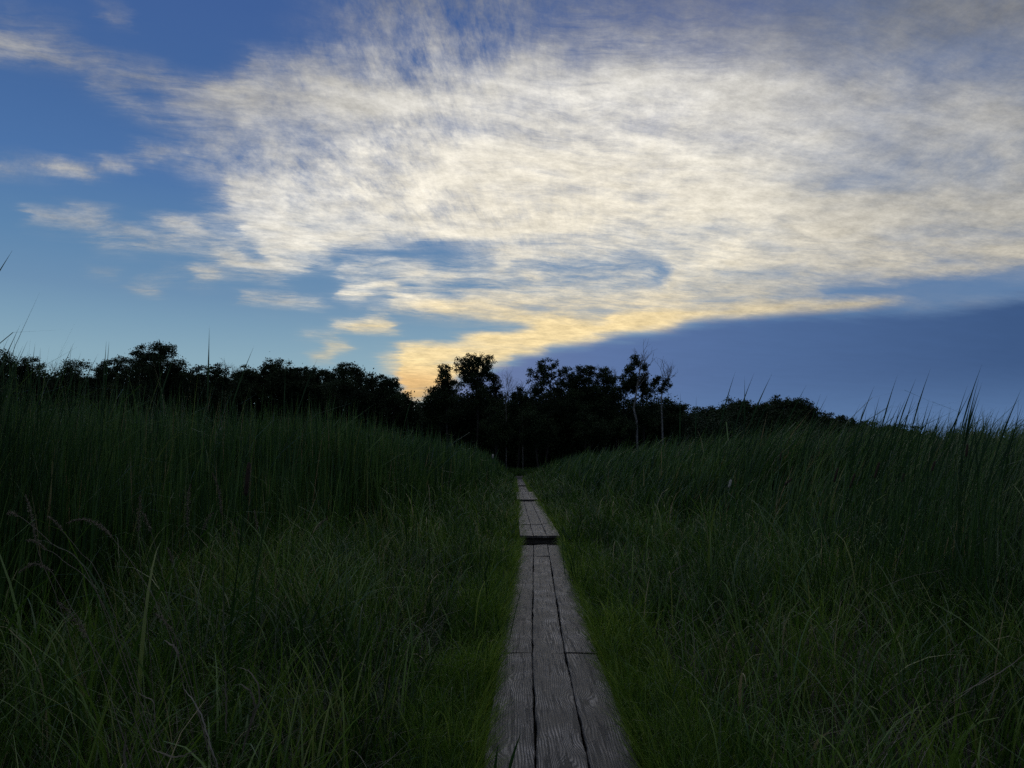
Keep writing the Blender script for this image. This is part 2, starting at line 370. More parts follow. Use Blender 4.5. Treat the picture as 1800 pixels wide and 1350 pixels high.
def plain_mat(name, c1, c2, scale, rough=.8, stretch=(1, 1, 1), bump=.3):
    global nt
    m, nt = mat_nodes(name)
    tcn = N('ShaderNodeTexCoord'); mp_ = N('ShaderNodeMapping'); put(mp_.inputs[0], tcn.outputs['Object']); mp_.inputs['Scale'].default_value = stretch
    nz = N('ShaderNodeTexNoise'); put(nz.inputs['Vector'], mp_.outputs[0]); nz.inputs['Scale'].default_value = scale; nz.inputs['Detail'].default_value = 6
    c = MIX(MR(nz.outputs['Fac'], .35, .65, kind='LINEAR'), c1, c2)
    p = N('ShaderNodeBsdfPrincipled'); put(p.inputs['Base Color'], c); p.inputs['Roughness'].default_value = rough
    bp = N('ShaderNodeBump'); bp.inputs['Strength'].default_value = bump; bp.inputs['Distance'].default_value = .02; put(bp.inputs['Height'], nz.outputs['Fac']); put(p.inputs['Normal'], bp.outputs[0])
    o = N('ShaderNodeOutputMaterial'); nt.links.new(p.outputs[0], o.inputs[0]); return m

def wood_mat():
    global nt
    m, nt = mat_nodes('weathered_wood')
    tcn = N('ShaderNodeTexCoord'); at_ = N('ShaderNodeAttribute', attribute_name='tint')
    off = N('ShaderNodeCombineXYZ'); put(off.inputs[0], M('MULTIPLY', at_.outputs['Fac'], 13.0)); put(off.inputs[1], M('MULTIPLY', at_.outputs['Fac'], 57.0)); put(off.inputs[2], M('MULTIPLY', at_.outputs['Fac'], 31.0))
    P = VM('ADD', tcn.outputs['Object'], off.outputs[0])
    def mp_(s, v=P):
        n = N('ShaderNodeMapping'); put(n.inputs[0], v); n.inputs['Scale'].default_value = s; return n.outputs[0]
    def nz(v, s, d=4, r=.5, c=0):
        n = N('ShaderNodeTexNoise'); put(n.inputs['Vector'], v); n.inputs['Scale'].default_value = s; n.inputs['Detail'].default_value = d; n.inputs['Roughness'].default_value = r
        return n.outputs[c]
    big = nz(mp_((4.0, .55, 1)), 1.0, 2, .5)           # rings cut lengthwise
    sx = N('ShaderNodeSeparateXYZ'); put(sx.inputs[0], P)
    ph = M('ADD', M('MULTIPLY', big, 60.0), M('MULTIPLY', nz(mp_((14, 2.2, 1)), 1.0, 5, .65), 11.0))
    ph = M('ADD', ph, M('MULTIPLY', sx.outputs[0], 400.0))
    ring = M('MULTIPLY', M('ADD', M('SINE', ph), 1.0), .5)
    fine = nz(mp_((170, 5, 1)), 1.0, 4, .65)
    crack = nz(mp_((36, 1.6, 1), VM('ADD', P, (3, 3, 3))), 1.0, 5, .6)
    crk = MR(crack, .38, .44)
    blot = nz(mp_((3, 2, 1)), 1.6, 5, .6)
    vor = N('ShaderNodeTexVoronoi'); put(vor.inputs['Vector'], mp_((5.5, 1.9, 1))); vor.inputs['Scale'].default_value = 1.0
    knot = MR(vor.outputs['Distance'], .06, .20)
    ph = M('ADD', ph, M('MULTIPLY', MR(vor.outputs['Distance'], .0, .55, 1.0, 0.0), 26.0)); ring = M('MULTIPLY', M('ADD', M('SINE', ph), 1.0), .5)
    ring = MR(ring, .10, .72); g1 = M('ADD', M('MULTIPLY', ring, MR(nz(mp_((5, 2.5, 1)), 1.0, 3, .5), .35, .65, .14, .58, 'LINEAR')), M('MULTIPLY', fine, .80))
    h = M('MULTIPLY', M('MULTIPLY', g1, M('ADD', .25, M('MULTIPLY', crk, .75))), M('ADD', .18, M('MULTIPLY', knot, .82)))
    c = ramp(h, [(0, (.003, .0025, .0025)), (.22, (.010, .008, .008)), (.42, (.029, .0255, .025)), (.65, (.100, .088, .085)), (1, (.30, .275, .265))])
    c = MIX(MR(blot, .36, .62, 0, .82), c, (.030, .026, .024))
    tnt = VM('SCALE', c, s=MR(M('FRACT', M('MULTIPLY', at_.outputs['Fac'], 7.77)), 0, 1, .8, 1.25, 'LINEAR'))
    p = N('ShaderNodeBsdfPrincipled'); put(p.inputs['Base Color'], tnt); p.inputs['Specular IOR Level'].default_value = .45
    put(p.inputs['Roughness'], MR(h, .1, .8, .62, .48, 'LINEAR'))
    bp = N('ShaderNodeBump'); bp.inputs['Strength'].default_value = .9; bp.inputs['Distance'].default_value = .006; put(bp.inputs['Height'], h); put(p.inputs['Normal'], bp.outputs[0])
    o = N('ShaderNodeOutputMaterial'); nt.links.new(p.outputs[0], o.inputs[0]); return m

MAT = dict(
    wood=wood_mat(),
    beam=plain_mat('dark_timber', (.03, .025, .022), (.09, .075, .065), 9, .85, (1, 8, 8)),
    ground=plain_mat('marsh_soil', (.006, .007, .004), (.018, .018, .010), 3.0, .9),
    hill=plain_mat('hill_turf', (.012, .018, .010), (.03, .04, .02), .3, .95),
    reed=leaf_mat('reed_leaf', [(0, (.012, .036, .009)), (.3, (.032, .082, .017)), (.65, (.076, .148, .028)), (.88, (.15, .18, .05)), (1, (.24, .19, .09))], .42, .35, .35),
    grass=leaf_mat('marsh_grass', [(0, (.013, .038, .006)), (.35, (.042, .102, .013)), (.7, (.104, .192, .023)), (.88, (.18, .21, .055)), (1, (.30, .26, .14))], .40, .35, .55),
    bright=leaf_mat('path_edge_grass', [(0, (.050, .115, .012)), (.5, (.125, .215, .020)), (1, (.24, .31, .045))], .5, .4, .3),
    straw=leaf_mat('dead_straw', [(0, (.07, .06, .04)), (.5, (.16, .14, .11)), (1, (.36, .33, .29))], .6, .2, .3),
    seed=leaf_mat('seed_head', [(0, (.10, .085, .06)), (1, (.22, .19, .14))], .7, .2, .2),
    spike=plain_mat('brown_spike', (.018, .010, .006), (.035, .020, .012), 60, .95),
    fluff=plain_mat('cattail_fluff', (.20, .19, .17), (.38, .36, .33), 40, .95),
    foliage=leaf_mat('tree_foliage', [(0, (.010, .022, .008)), (.5, (.018, .034, .012)), (1, (.030, .052, .016))], .6, .2, .2),
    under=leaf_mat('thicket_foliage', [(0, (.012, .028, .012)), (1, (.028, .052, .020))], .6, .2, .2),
    bark=plain_mat('dark_bark', (.010, .009, .007), (.028, .024, .020), 6, .9, (1, 1, .3)),
    birch=plain_mat('pale_bark', (.06, .06, .06), (.19, .19, .19), 4, .8, (.6, .6, 2)),
    deadwood=plain_mat('dead_wood', (.07, .065, .06), (.15, .14, .13), 5, .85),
)

# ------------------------------------------------------------------ ground, hill, walkway line
_cd, _cx = zip(*[(0, .20), (3.77, .255), (6.3, .299), (12.8, .497), (15, .56), (30, .60), (50, .64), (75, .74), (111, 1.02), (200, 2.0)])
def xc(D): return np.interp(D, _cd, _cx)
def gz(x, y):
    x = np.asarray(x, float); y = np.asarray(y, float); s = np.abs(x-xc(y))
    b = .05*np.sin(x*1.3+y*.7)+.04*np.sin(x*.6-y*1.1+2)+.03*np.sin(2.9*x+1.7*y)
    return -.17+b*np.clip((s-.5)/1.2, 0, 1)
def sheet(name, X, Y, Z, mat):
    g = Geo(); nx, ny = X.shape[1], X.shape[0]
    i, j = np.meshgrid(np.arange(ny-1), np.arange(nx-1), indexing='ij'); q = i*nx+j
    g.add(np.stack([X, Y, Z], -1), np.stack([q, q+1, q+nx+1, q+nx], -1), 0.0)
    return g.build(name, mat)
def warped(a, b, n, p=3.0):
    t = np.linspace(-1, 1, n); return (a+b)/2+(b-a)/2*np.sign(t)*np.abs(t)**p
gx, gy = np.meshgrid(warped(-1500, 1500, 241, 3.2), np.concatenate([-warped(0, 3000, 141, 3.0)[70:][::-1]+1500-8, (warped(0, 3000, 301, 3.4)[150:]-1500)[1:]-8]))
tag(sheet('ground', gx, gy, gz(gx, gy), MAT['ground']), kind='structure')
HX = [(20, 0), (38, 7.5), (55, 8.5), (72, 9.5), (82, 6), (90, 4), (101, 3), (110, .5), (118, 0)]
def hz(x, y):
    r = np.interp(x, *zip(*HX)); r = r+.5*np.sin(x*.21)*np.clip(r, 0, 1)
    return r*np.clip(1-np.abs((y-205)/45.0), 0, 1)**.8-.35
hx, hy = np.meshgrid(np.linspace(15, 122, 70), np.linspace(158, 252, 40))
tag(sheet('hill', hx, hy, hz(hx, hy), MAT['hill']), kind='structure')

# ------------------------------------------------------------------ boardwalk
SECT = [  # near end, far end, height of the deck, label
    (2.2, 6.28, 0.0, 'nearest boardwalk section of three wide weathered planks with deep grain'),
    (6.31, 12.77, -.004, 'long three plank boardwalk section with knots and cracks beyond the nearest seam'),
    (12.82, 14.55, -.002, 'short boardwalk section just before the dark gap and the step up'),
    (15.0, 28.75, .125, 'raised boardwalk section starting at the dark step behind the gap'),
    (28.8, 36.4, .20, 'boardwalk section with a raised front edge, second step along the walk'),
    (36.6, 50.2, .06, 'low dull boardwalk section sunk behind the second step'),
    (50.5, 74.5, .13, 'far boardwalk section with a dark front edge, next to last of the walk'),
    (75.0, 111.0, .20, 'farthest visible boardwalk section, a small pale strip at the end of the walk'),
]
PW = .262
def plank(g, d0, c0, c1, k):
    L = c1-c0; n = int(min(60, max(6, L/.14)))
    ys = np.linspace(c0, c1, n+1); ys[0] += rng.uniform(0, .014); ys[-1] -= rng.uniform(0, .014)
    cxs = xc(d0+ys)-xc(d0)+(k-1)*(PW+.009)
    warp_ = rng.uniform(-.006, .006)+.004*np.sin(ys*rng.uniform(.5, 1.2)+rng.uniform(0, 6))
    roll = rng.uniform(-.006, .006)
    jl = rng.normal(0, .0026, n+1)+.003*np.sin(ys*2.3+k*2); jr = rng.normal(0, .0026, n+1)+.003*np.sin(ys*1.9+k+1); w = PW/2
    rows = []
    for e in range(n+1):
        a, b = -w+jl[e], w+jr[e]; zz_ = warp_[e]
        prof = [(a, -.045), (a, -.010), (a+.004, -.003), (a+.012, 0), (0, .0008), (b-.012, 0), (b-.004, -.003), (b, -.010), (b, -.045)]
        rows.append([(cxs[e]+px, ys[e], pz+zz_+roll*px/w) for px, pz in prof])
    m = len(prof); F = []
    for e in range(n):
        for q in range(m): F.append([e*m+q, (e+1)*m+q, (e+1)*m+(q+1) % m, e*m+(q+1) % m])
    for e in (0, n):
        F += [[e*m, e*m+1, e*m+7, e*m+8], [e*m+1, e*m+2, e*m+6, e*m+7], [e*m+2, e*m+3, e*m+5, e*m+6]]
    g.add(np.array(rows).reshape(-1, 3), F, rng.uniform())
for si, (d0, d1, z, lab) in enumerate(SECT):
    sec = empty('boardwalk_section', (float(xc(d0)), d0, z)); tag(sec, lab, 'boardwalk', 'sections of the boardwalk')
    g = Geo(); L = d1-d0
    for k in range(3):
        cuts = [0.0, L]
        if si >= 3: cuts = [0.0]+sorted(q*L+rng.uniform(-.12, .12)*L for q in ([.5] if L < 9 else [.3, .62]))+[L]
        if si == 1 and k == 0: cuts = [0.0, 3.55, L]
        for c0, c1 in zip(cuts[:-1], cuts[1:]):
            plank(g, d0, c0, c1-(.008 if c1 < L else 0), k)
    dk = g.build('deck', MAT['wood'], smooth=False); dk.parent = sec
    step = 2.1 if L < 8 else 3.4
    for yy in ([.14]+list(np.arange(step, L-.5, step))+[L-.14]):
        if si > 3 and yy > .2: continue
        s_ = Geo(); hw = .375; dx_ = float(xc(d0+yy)-xc(d0)); zb = -.2-z-.045
        hh = min(.11, z+.17-.02)
        x0, x1, y0, y1, z0, z1 = dx_-hw, dx_+hw, yy-.045, yy+.045, -.052-max(hh, .09), -.052
        c = .008
        pr = [(y0, z0), (y1, z0), (y1, z1-c), (y1-c, z1), (y0+c, z1), (y0, z1-c)]
        V = [(x_, a, b) for x_ in (x0, x1) for a, b in pr]; F = [[q, (q+1) % 6, 6+(q+1) % 6, 6+q] for q in range(6)]+[[0, 5, 2, 1], [5, 4, 3, 2], [6, 7, 8, 11], [11, 8, 9, 10]]
        s_.add(V, F, 0.0); so = s_.build('sleeper', MAT['beam'], smooth=False); so.parent = sec

# ------------------------------------------------------------------ trees
def pxm(D): return D/FPX            # metres per picture pixel at distance D
def blobs_in(c, rad, n, shell=.55):
    q = rng.normal(size=(n, 3)); q /= np.linalg.norm(q, axis=1)[:, None]
    r = shell+(1-shell)*rng.uniform(size=n)**.6; r = np.where(rng.uniform(size=n) < .3, rng.uniform(size=n)*shell, r)
    return c+q*r[:, None]*rad*.98
def fill_crown(g, wood, c, rad, fork, lsize, dens=1.0, sub=None):
    """leaf clumps through an ellipsoid: small tufts of leaves with gaps between them"""
    c = np.array(c, float); rad = np.array(rad, float)
    br = max(.30, min(rad)*.30); n = int(max(7, dens*2.3*rad[0]*rad[2]/br**2))
    B = blobs_in(c, rad, n)
    for b in B:
        r = br*rng.uniform(.65, 1.25); m = int(22*(r/lsize)**2)
        q = rng.normal(size=(m, 3))*np.array([1, 1, .75])*r*.62
        leaves(g, b+q, lsize*rng.uniform(.7, 1.3, m), np.clip(rng.normal(.5, .2)+rng.normal(0, .15, m), 0, 1))
        if wood is not None and rng.uniform() < .45:
            f = np.array(fork); mid = (f+b)/2+rng.normal(size=3)*.12*np.linalg.norm(b-f)
            tube(wood, [f, mid, b], [.05, .03, .012], 4)
def make_tree(name, D, trunk_px, clumps, label, cat='tree', group=None, lsize=.20, dens=1.0, bark='bark', trunk_pts=None, r0=.22, under=None):
    """clumps: (x, y, half width, half height) of the crown's parts as the photograph shows them, at their true size at distance D"""
    k = pxm(D); bx = at(trunk_px, 830, D); base = Vector((bx.x, D, float(gz(bx.x, D))))
    root = empty(name, base); tag(root, label, cat, group)
    g, w = Geo(), Geo(); r0 *= .7
    cs = []
    for (x, y, rx, ry) in clumps:
        p = at(x, y, D); off = rng.uniform(-.5, .5)*rx*k
        cs.append((np.array([p.x, D+off, p.z-ry*k*.12]), np.array([rx*k*1.26, rx*k*1.15, ry*k*1.18])))
    top = max(cs, key=lambda q: q[0][2])[0]
    if trunk_pts: tp = [tuple(at(x, y, D)) for x, y in trunk_pts]
    else:
        tp = [tuple(base+Vector((0, 0, -.1)))]
        for t in (.25, .5, .75, 1.0):
            tp.append(tuple(np.array(tp[0])*(1-t)+top*t+np.array([math.sin(t*3)*.4*(1-t), 0, 0])))
    tube(w, tp, list(np.linspace(r0, r0*.25, len(tp))), 7)
    tz = [p[2] for p in tp]
    for c, rad in cs:
        zf = max(tz[0]+.5, c[2]-rad[2]*1.1-.5); zf = min(zf, tz[-1])
        f = np.array([np.interp(zf, tz, [p[i] for p in tp]) for i in range(3)])
        mid = (f+c)/2+np.array([0, 0, -.1*np.linalg.norm(c-f)])
        tube(w, [f, mid, c], [r0*.5, r0*.35, r0*.15], 5)
        fill_crown(g, w, c, rad, c-np.array([0, 0, rad[2]*.4]), lsize, dens)
    w.build('trunk', MAT[bark], root); g.build('crown', MAT['foliage'], root)
    return root
def limb(w, p, d, L, r, depth, spread=.55, tips=None, gr=.08):
    """a bare limb that forks"""
    pts = [p]; dd = d.copy(); m = 4
    for i in range(m):
        dd = dd+rng.normal(size=3)*.12+np.array([0, 0, gr]); dd /= np.linalg.norm(dd); pts.append(pts[-1]+dd*L/m)
    tube(w, pts, list(np.linspace(r, r*.55, m+1)), 4 if r < .05 else 5)
    if depth == 0:
        if tips is not None: tips.append(pts[-1])
        return
    for q in range(rng.integers(2, 4)+(1 if depth > 2 else 0)):
        a = pts[rng.integers(2, m+1)]; nd = dd+rng.normal(size=3)*spread; nd /= np.linalg.norm(nd)
        limb(w, a, nd, L*rng.uniform(.55, .8), r*.55, depth-1, spread, tips, gr)
def bare_tree(name, D, trunk_pts, tops, label, group=None, r0=.12, bark='deadwood', clumps=(), depth=3, bx=None):
    p0 = at(*trunk_pts[0], D); root = empty(name, (p0.x, D, float(gz(p0.x, D)))); tag(root, label, 'tree', group)
    w = Geo(); tp = [tuple(root.location+Vector((0, 0, -.1)))]+[tuple(at(x, y, D)) for x, y in trunk_pts]
    tube(w, tp, list(np.linspace(r0, r0*.45, len(tp))), 7)
    w.build('trunk', MAT[bark], root)
    b = Geo(); e = np.array(tp[-1])
    for (x, y) in tops:
        q = np.array(at(x, y, D)); q[1] += rng.uniform(-1, 1)*.6; d = q-e; L = np.linalg.norm(d)
        limb(b, e-np.array([0, 0, rng.uniform(0, .25)*L]), d/L, L*.62, r0*.42, depth, .42)
    b.build('branches', MAT['deadwood'], root)
    if clumps:
        g = Geo()
        for (x, y, rx, ry) in clumps:
            k = pxm(D); p = at(x, y, D); fill_crown(g, None, p, (rx*k, rx*k*.8, ry*k), p, .2, 1.0)
        g.build('crown', MAT['foliage'], root)
    return root

GL, GC = 'trees along the left edge of the marsh', 'trees around the end of the boardwalk'
LT = [  # D, trunk x, clumps, label
 (96, 8, [(8,641,26,26),(-25,650,25,25),(-5,680,34,30)], 'dark tree with a peaked crown, first in the left tree line'),
 (98, 48, [(50,652,20,24),(66,668,14,18),(45,690,30,26)], 'small rounded tree second from the left end of the tree line'),
 (97, 128, [(128,658,22,24),(112,670,14,16),(142,672,14,16),(128,700,34,28)], 'low round-topped tree with a notch of sky on each side'),
 (99, 176, [(176,650,12,16),(170,680,18,22)], 'slim tree between two rounder ones in the left tree line'),
 (98, 200, [(201,643,17,18),(190,662,14,16),(212,664,14,16),(200,695,30,30)], 'round-crowned tree just left of the largest left tree'),
 (96, 270, [(262,622,24,16),(288,616,17,15),(244,632,14,16),(270,645,36,22),(310,648,16,20),(322,664,12,14),(275,684,44,30)], 'largest tree of the left tree line with a broad lobed crown'),
 (99, 350, [(350,660,17,16),(338,668,12,14),(352,692,28,26)], 'low tree directly right of the largest left tree'),
 (98, 386, [(384,655,14,14),(396,668,12,14),(386,692,24,26)], 'pointed tree beside the bare one in the left tree line'),
 (97, 430, [(432,655,14,14),(420,664,10,12),(443,664,11,13),(430,690,26,28)], 'compact tree right of the bare tree'),
 (98, 476, [(480,645,15,15),(464,652,12,13),(492,655,12,13),(478,682,32,30)], 'spiky-topped tree in the middle of the left tree line'),
 (97, 512, [(512,650,14,14),(524,660,10,12),(512,686,26,28)], 'dome-shaped tree right of the spiky-topped tree'),
 (99, 546, [(540,655,12,12),(556,659,11,11),(546,686,26,28)], 'low double-topped tree in the left tree line'),
 (98, 572, [(572,660,12,11),(584,668,9,10),(574,692,24,26)], 'lowest tree in the dip of the left tree line'),
 (95, 616, [(604,652,13,13),(620,650,13,12),(634,660,10,12),(612,684,34,28)], 'feathery-topped tree standing above its neighbours near the gap'),
 (96, 656, [(655,670,13,13),(670,672,10,14),(656,698,26,26)], 'tree with short upright tufts left of the gap'),
 (97, 694, [(688,676,12,14),(699,690,10,14),(694,710,20,20)], 'tree sloping down to the bright gap in the tree line'),
 (99, 714, [(713,700,9,10),(720,716,10,12)], 'last small tree left of the gap'),
 (104, 738, [(737,716,10,10),(748,722,9,10)], 'tiny tree in the bottom of the bright gap'),
]
for D, tx, cl, lab in LT: make_tree('deciduous_tree', D, tx, cl, lab, group=GL, lsize=.19)
CT = [
 (96, 768, [(762,696,12,18),(776,688,12,16),(755,715,14,16),(772,722,24,30)], 'bushy tree rising in a slope right of the bright gap', 1.0),
 (94, 783, [(783,652,11,15),(780,668,12,13),(789,680,13,14),(775,690,12,12),(790,708,22,24)], 'narrow column-like tree crown left of the tallest crown', 1.0),
 (95, 834, [(826,634,14,12),(841,630,12,11),(857,636,11,12),(813,645,13,13),(835,652,18,16),(856,655,8,13),(818,664,12,13),(842,672,16,16),(838,700,28,26)], 'tallest dark tree with a broad leafy crown left of the walk end', .85),
 (97, 872, [(868,668,10,13),(873,684,11,15),(866,705,18,20)], 'lower shoulder tree tucked against the tallest tree', .85),
 (95, 908, [(903,696,9,9),(914,692,9,9),(924,700,9,10),(908,716,26,20)], 'low tree filling the notch in the middle of the view', 1.0),
 (93, 956, [(943,660,14,15),(951,643,9,9),(970,638,10,10),(962,658,14,14),(985,657,10,11),(996,650,6,6),(950,682,18,16),(978,684,22,20),(962,716,34,26)], 'airy tree with a knobbly open crown in the middle', .62),
 (94, 1022, [(1020,660,16,14),(1036,655,12,12),(1006,672,14,14),(1028,682,26,20),(1018,714,34,26)], 'dense broad tree right of the airy-crowned tree', 1.15),
 (95, 1064, [(1060,658,12,11),(1074,664,9,11),(1064,682,20,18),(1064,712,26,26)], 'rounded tree between the dense broad tree and the birches', 1.1),
 (96, 1094, [(1095,670,11,11),(1090,686,13,13),(1104,680,12,13)], 'thin-crowned tree with sky showing low behind its leaves', .7),
 (94, 1130, [(1128,668,17,13),(1112,676,14,13),(1136,684,12,13),(1124,726,34,26)], 'round dark crown behind the leaning pale trunk', .95),
 (97, 1186, [(1178,716,14,12),(1196,718,13,11),(1186,738,26,18)], 'low tree at the right foot of the wood', 1.0),
 (92, 870, [(868,738,18,22),(880,760,20,20)], 'mid-green bush standing in front of the wood left of the walk', 1.0),
 (91, 945, [(935,745,20,22),(958,752,18,20),(946,768,28,16)], 'wide dark bush at the end of the boardwalk', 1.1),
 (91, 1040, [(1030,750,22,20),(1052,756,20,18)], 'dark bush under the dense broad tree', 1.1),
 (92, 1090, [(1084,746,16,16),(1100,752,16,16)], 'greenish bush left of the leaning pale trunk', 1.0),
]
for D, tx, cl, lab, de in CT: make_tree('deciduous_tree' if 'bush' not in lab or 'bushy' in lab else 'bush', D, tx, cl, lab, cat='bush' if 'bush ' in lab else 'tree', group=GC, lsize=.18, dens=de)
bare_tree('bare_tree', 92, [(1119,740),(1114,718),(1117,700),(1121,672)], [(1128,628),(1138,626),(1146,636),(1144,652)], 'half-dead tree with a bent pale trunk and bare twigs beside a leafy top', group=GC, r0=.17, bark='birch',
          clumps=[(1117,634,9,10),(1109,645,9,9),(1132,646,6,5),(1103,652,5,5),(1113,655,9,8)])
bare_tree('bare_tree', 92, [(1164,744),(1163,720),(1163,700),(1164,680)], [(1160,640),(1168,638),(1178,652),(1186,658),(1182,688)], 'thin half-dead tree with pale trunk, rightmost of the wood', group=GC, r0=.13, bark='birch',
          clumps=[(1153,668,9,10),(1170,675,9,10),(1160,684,9,9),(1146,682,8,9),(1172,703,9,7)])
bare_tree('bare_tree', 93, [(890,740),(889,700)], [(882,660),(888,656),(896,662),(902,668)], 'sparse twiggy tree in the notch beside the tallest tree', r0=.07, group=GC, depth=4)
bare_tree('bare_tree', 95, [(919,700),(919,680)], [(919,662),(910,668),(927,668)], 'small dead snag with upswept twigs in the middle notch', r0=.08, group=GC, depth=1)
bare_tree('bare_tree', 99, [(402,720),(402,668)], [(392,640),(399,636),(412,642),(416,648)], 'bare tree showing thin twigs above the left tree line', r0=.08, group=GL, depth=3)
bare_tree('bare_tree', 100, [(92,720),(92,668)], [(86,642),(92,638),(98,644)], 'bare tree in the dip near the left end of the tree line', r0=.08, group=GL, depth=4)
bare_tree('bare_tree', 99, [(1050,700),(1050,664)], [(1044,642),(1052,640)], 'faint twiggy tree top behind the dense broad tree', r0=.07, group=GC, depth=3)
bare_tree('bare_tree', 99, [(1082,700),(1082,668)], [(1078,650),(1086,648)], 'faint twiggy tree top behind the rounded tree', r0=.07, group=GC, depth=3)

# the far wood on the hill: a few kinds, copied
def proto_tree(kind):
    g, w = Geo(), Geo(); tips = []
    if kind == 'sparse':
        limb(w, np.array([0, 0, -.2]), np.array([0, 0, 1.]), 3.6, .16, 4, .45, tips, .1)
        T = np.array(tips); q = np.repeat(T, 9, 0)+rng.normal(size=(len(T)*9, 3))*.32; leaves(g, q, .17, .5)
    else:
        tube(w, [(0, 0, -.3), (.1, 0, 2.5), (0, .1, 5.0)], [.25, .2, .1], 6)
        cl = {'round': [((0, 0, 5.0), (3.2, 3.0, 2.6)), ((1.2, 0, 6.6), (1.7, 1.7, 1.5)), ((-1.5, .2, 6.2), (1.5, 1.5, 1.4)), ((.3, 0, 2.6), (3, 3, 2))],
              'tall': [((0, 0, 4.2), (2.0, 2.0, 2.6)), ((.2, 0, 7.0), (1.5, 1.5, 2.0)), ((0, 0, 2), (2.2, 2.2, 1.8))],
              'low': [((-1, 0, 2.4), (2.6, 2.6, 2.0)), ((1.4, .3, 2.8), (2.4, 2.4, 2.2)), ((.2, 0, 4.4), (1.8, 1.8, 1.3))]}[kind]
        for c, r in cl: fill_crown(g, w, c, r, (0, 0, c[2]-r[2]*.6), .26, 1.15)
    root = empty('hill_tree', (0, 0, 0)); w.build('trunk', MAT['bark'], root); g.build('crown', MAT['foliage'], root); return root
protos = {k: proto_tree(k) for k in ('round', 'tall', 'low', 'sparse')}; used_p = set()
def place_tree(kind, x, topy, D, h0, label):
    p = protos[kind]
    if kind in used_p:
        r = p.copy(); col.objects.link(r)
        for c in p.children: d = c.copy(); col.objects.link(d); d.parent = r
    else: r = p; used_p.add(kind)
    q = at(x, topy, D); z = float(max(hz(q.x, D), -.35)); s = max(.35, (q.z-z)/h0)
    r.location = (q.x, D, z); r.scale = (s, s, s); r.rotation_euler = (0, 0, rng.uniform(0, 6.28)); tag(r, label, 'tree', 'trees of the wood on the far hill')
H0 = {'round': 8.2, 'tall': 9.1, 'low': 5.8, 'sparse': 8.2}
def plc(kind, x, y, D, lab='small dark tree in the massed wood of the far hill'): place_tree(kind, x, y, D, H0[kind], lab)
plc('round', 1388, 693, 186, 'big round tree standing highest on the far hill')
plc('sparse', 1214, 702, 184, 'thin-leaved tree at the left end of the far hill wood')
plc('sparse', 1257, 694, 185, 'wispy see-through tree, taller of the thin ones on the far hill')
plc('sparse', 1236, 701, 186, 'thin-leaved tree between two wispy ones on the far hill')
plc('round', 1349, 702, 187, 'domed tree directly left of the highest round tree on the hill')
plc('tall', 1283, 699, 186, 'narrow upright tree on the far hill right of the wispy ones')
plc('round', 1305, 699, 188, 'leafy tree in the middle of the far hill crest')
plc('sparse', 1325, 699, 187, 'pale thin tree on the crest of the far hill')
for k, x, y, D in [('low',1196,712,180),('low',1225,716,179),('round',1262,708,182),('low',1300,712,178),('low',1335,714,180),('low',1362,712,179),('round',1412,708,184),('low',1398,722,178),
                   ('tall',1428,719,186),('low',1440,724,183),('low',1460,726,184),('low',1480,731,183),('low',1500,736,184),('low',1521,740,183),('low',1540,742,182),('round',1560,744,184),('low',1584,746,183),
                   ('low',1606,749,182),('low',1628,757,181),('low',1650,768,180),('low',1675,770,178),('round',1700,754,150),('low',1722,760,150),('low',1236,726,176),('low',1280,728,176),('low',1320,730,175),('low',1360,732,176),('low',1420,736,177),('low',1470,742,177),('low',1520,750,177),('low',1570,756,177),('low',1180,716,172),('low',1205,730,172)]:
    plc(k, x, y, D)

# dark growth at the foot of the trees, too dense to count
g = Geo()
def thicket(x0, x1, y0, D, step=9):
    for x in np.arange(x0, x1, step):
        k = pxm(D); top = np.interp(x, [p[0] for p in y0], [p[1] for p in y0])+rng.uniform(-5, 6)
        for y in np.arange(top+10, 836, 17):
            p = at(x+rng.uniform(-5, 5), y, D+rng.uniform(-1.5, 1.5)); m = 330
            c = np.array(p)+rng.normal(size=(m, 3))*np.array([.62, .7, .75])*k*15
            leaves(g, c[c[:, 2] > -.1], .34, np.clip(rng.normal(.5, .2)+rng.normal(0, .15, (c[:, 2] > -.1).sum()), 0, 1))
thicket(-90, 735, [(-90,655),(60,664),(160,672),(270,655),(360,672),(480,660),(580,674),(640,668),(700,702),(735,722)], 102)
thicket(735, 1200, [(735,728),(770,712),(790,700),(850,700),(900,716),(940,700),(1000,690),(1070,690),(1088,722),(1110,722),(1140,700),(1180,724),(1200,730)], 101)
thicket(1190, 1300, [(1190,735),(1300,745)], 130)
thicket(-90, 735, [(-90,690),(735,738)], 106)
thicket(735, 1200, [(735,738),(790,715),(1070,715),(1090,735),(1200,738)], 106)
tag(g.build('undergrowth', MAT['under']), 'dense dark thicket closing the gaps at the foot of the tree line', 'undergrowth', kind='stuff')

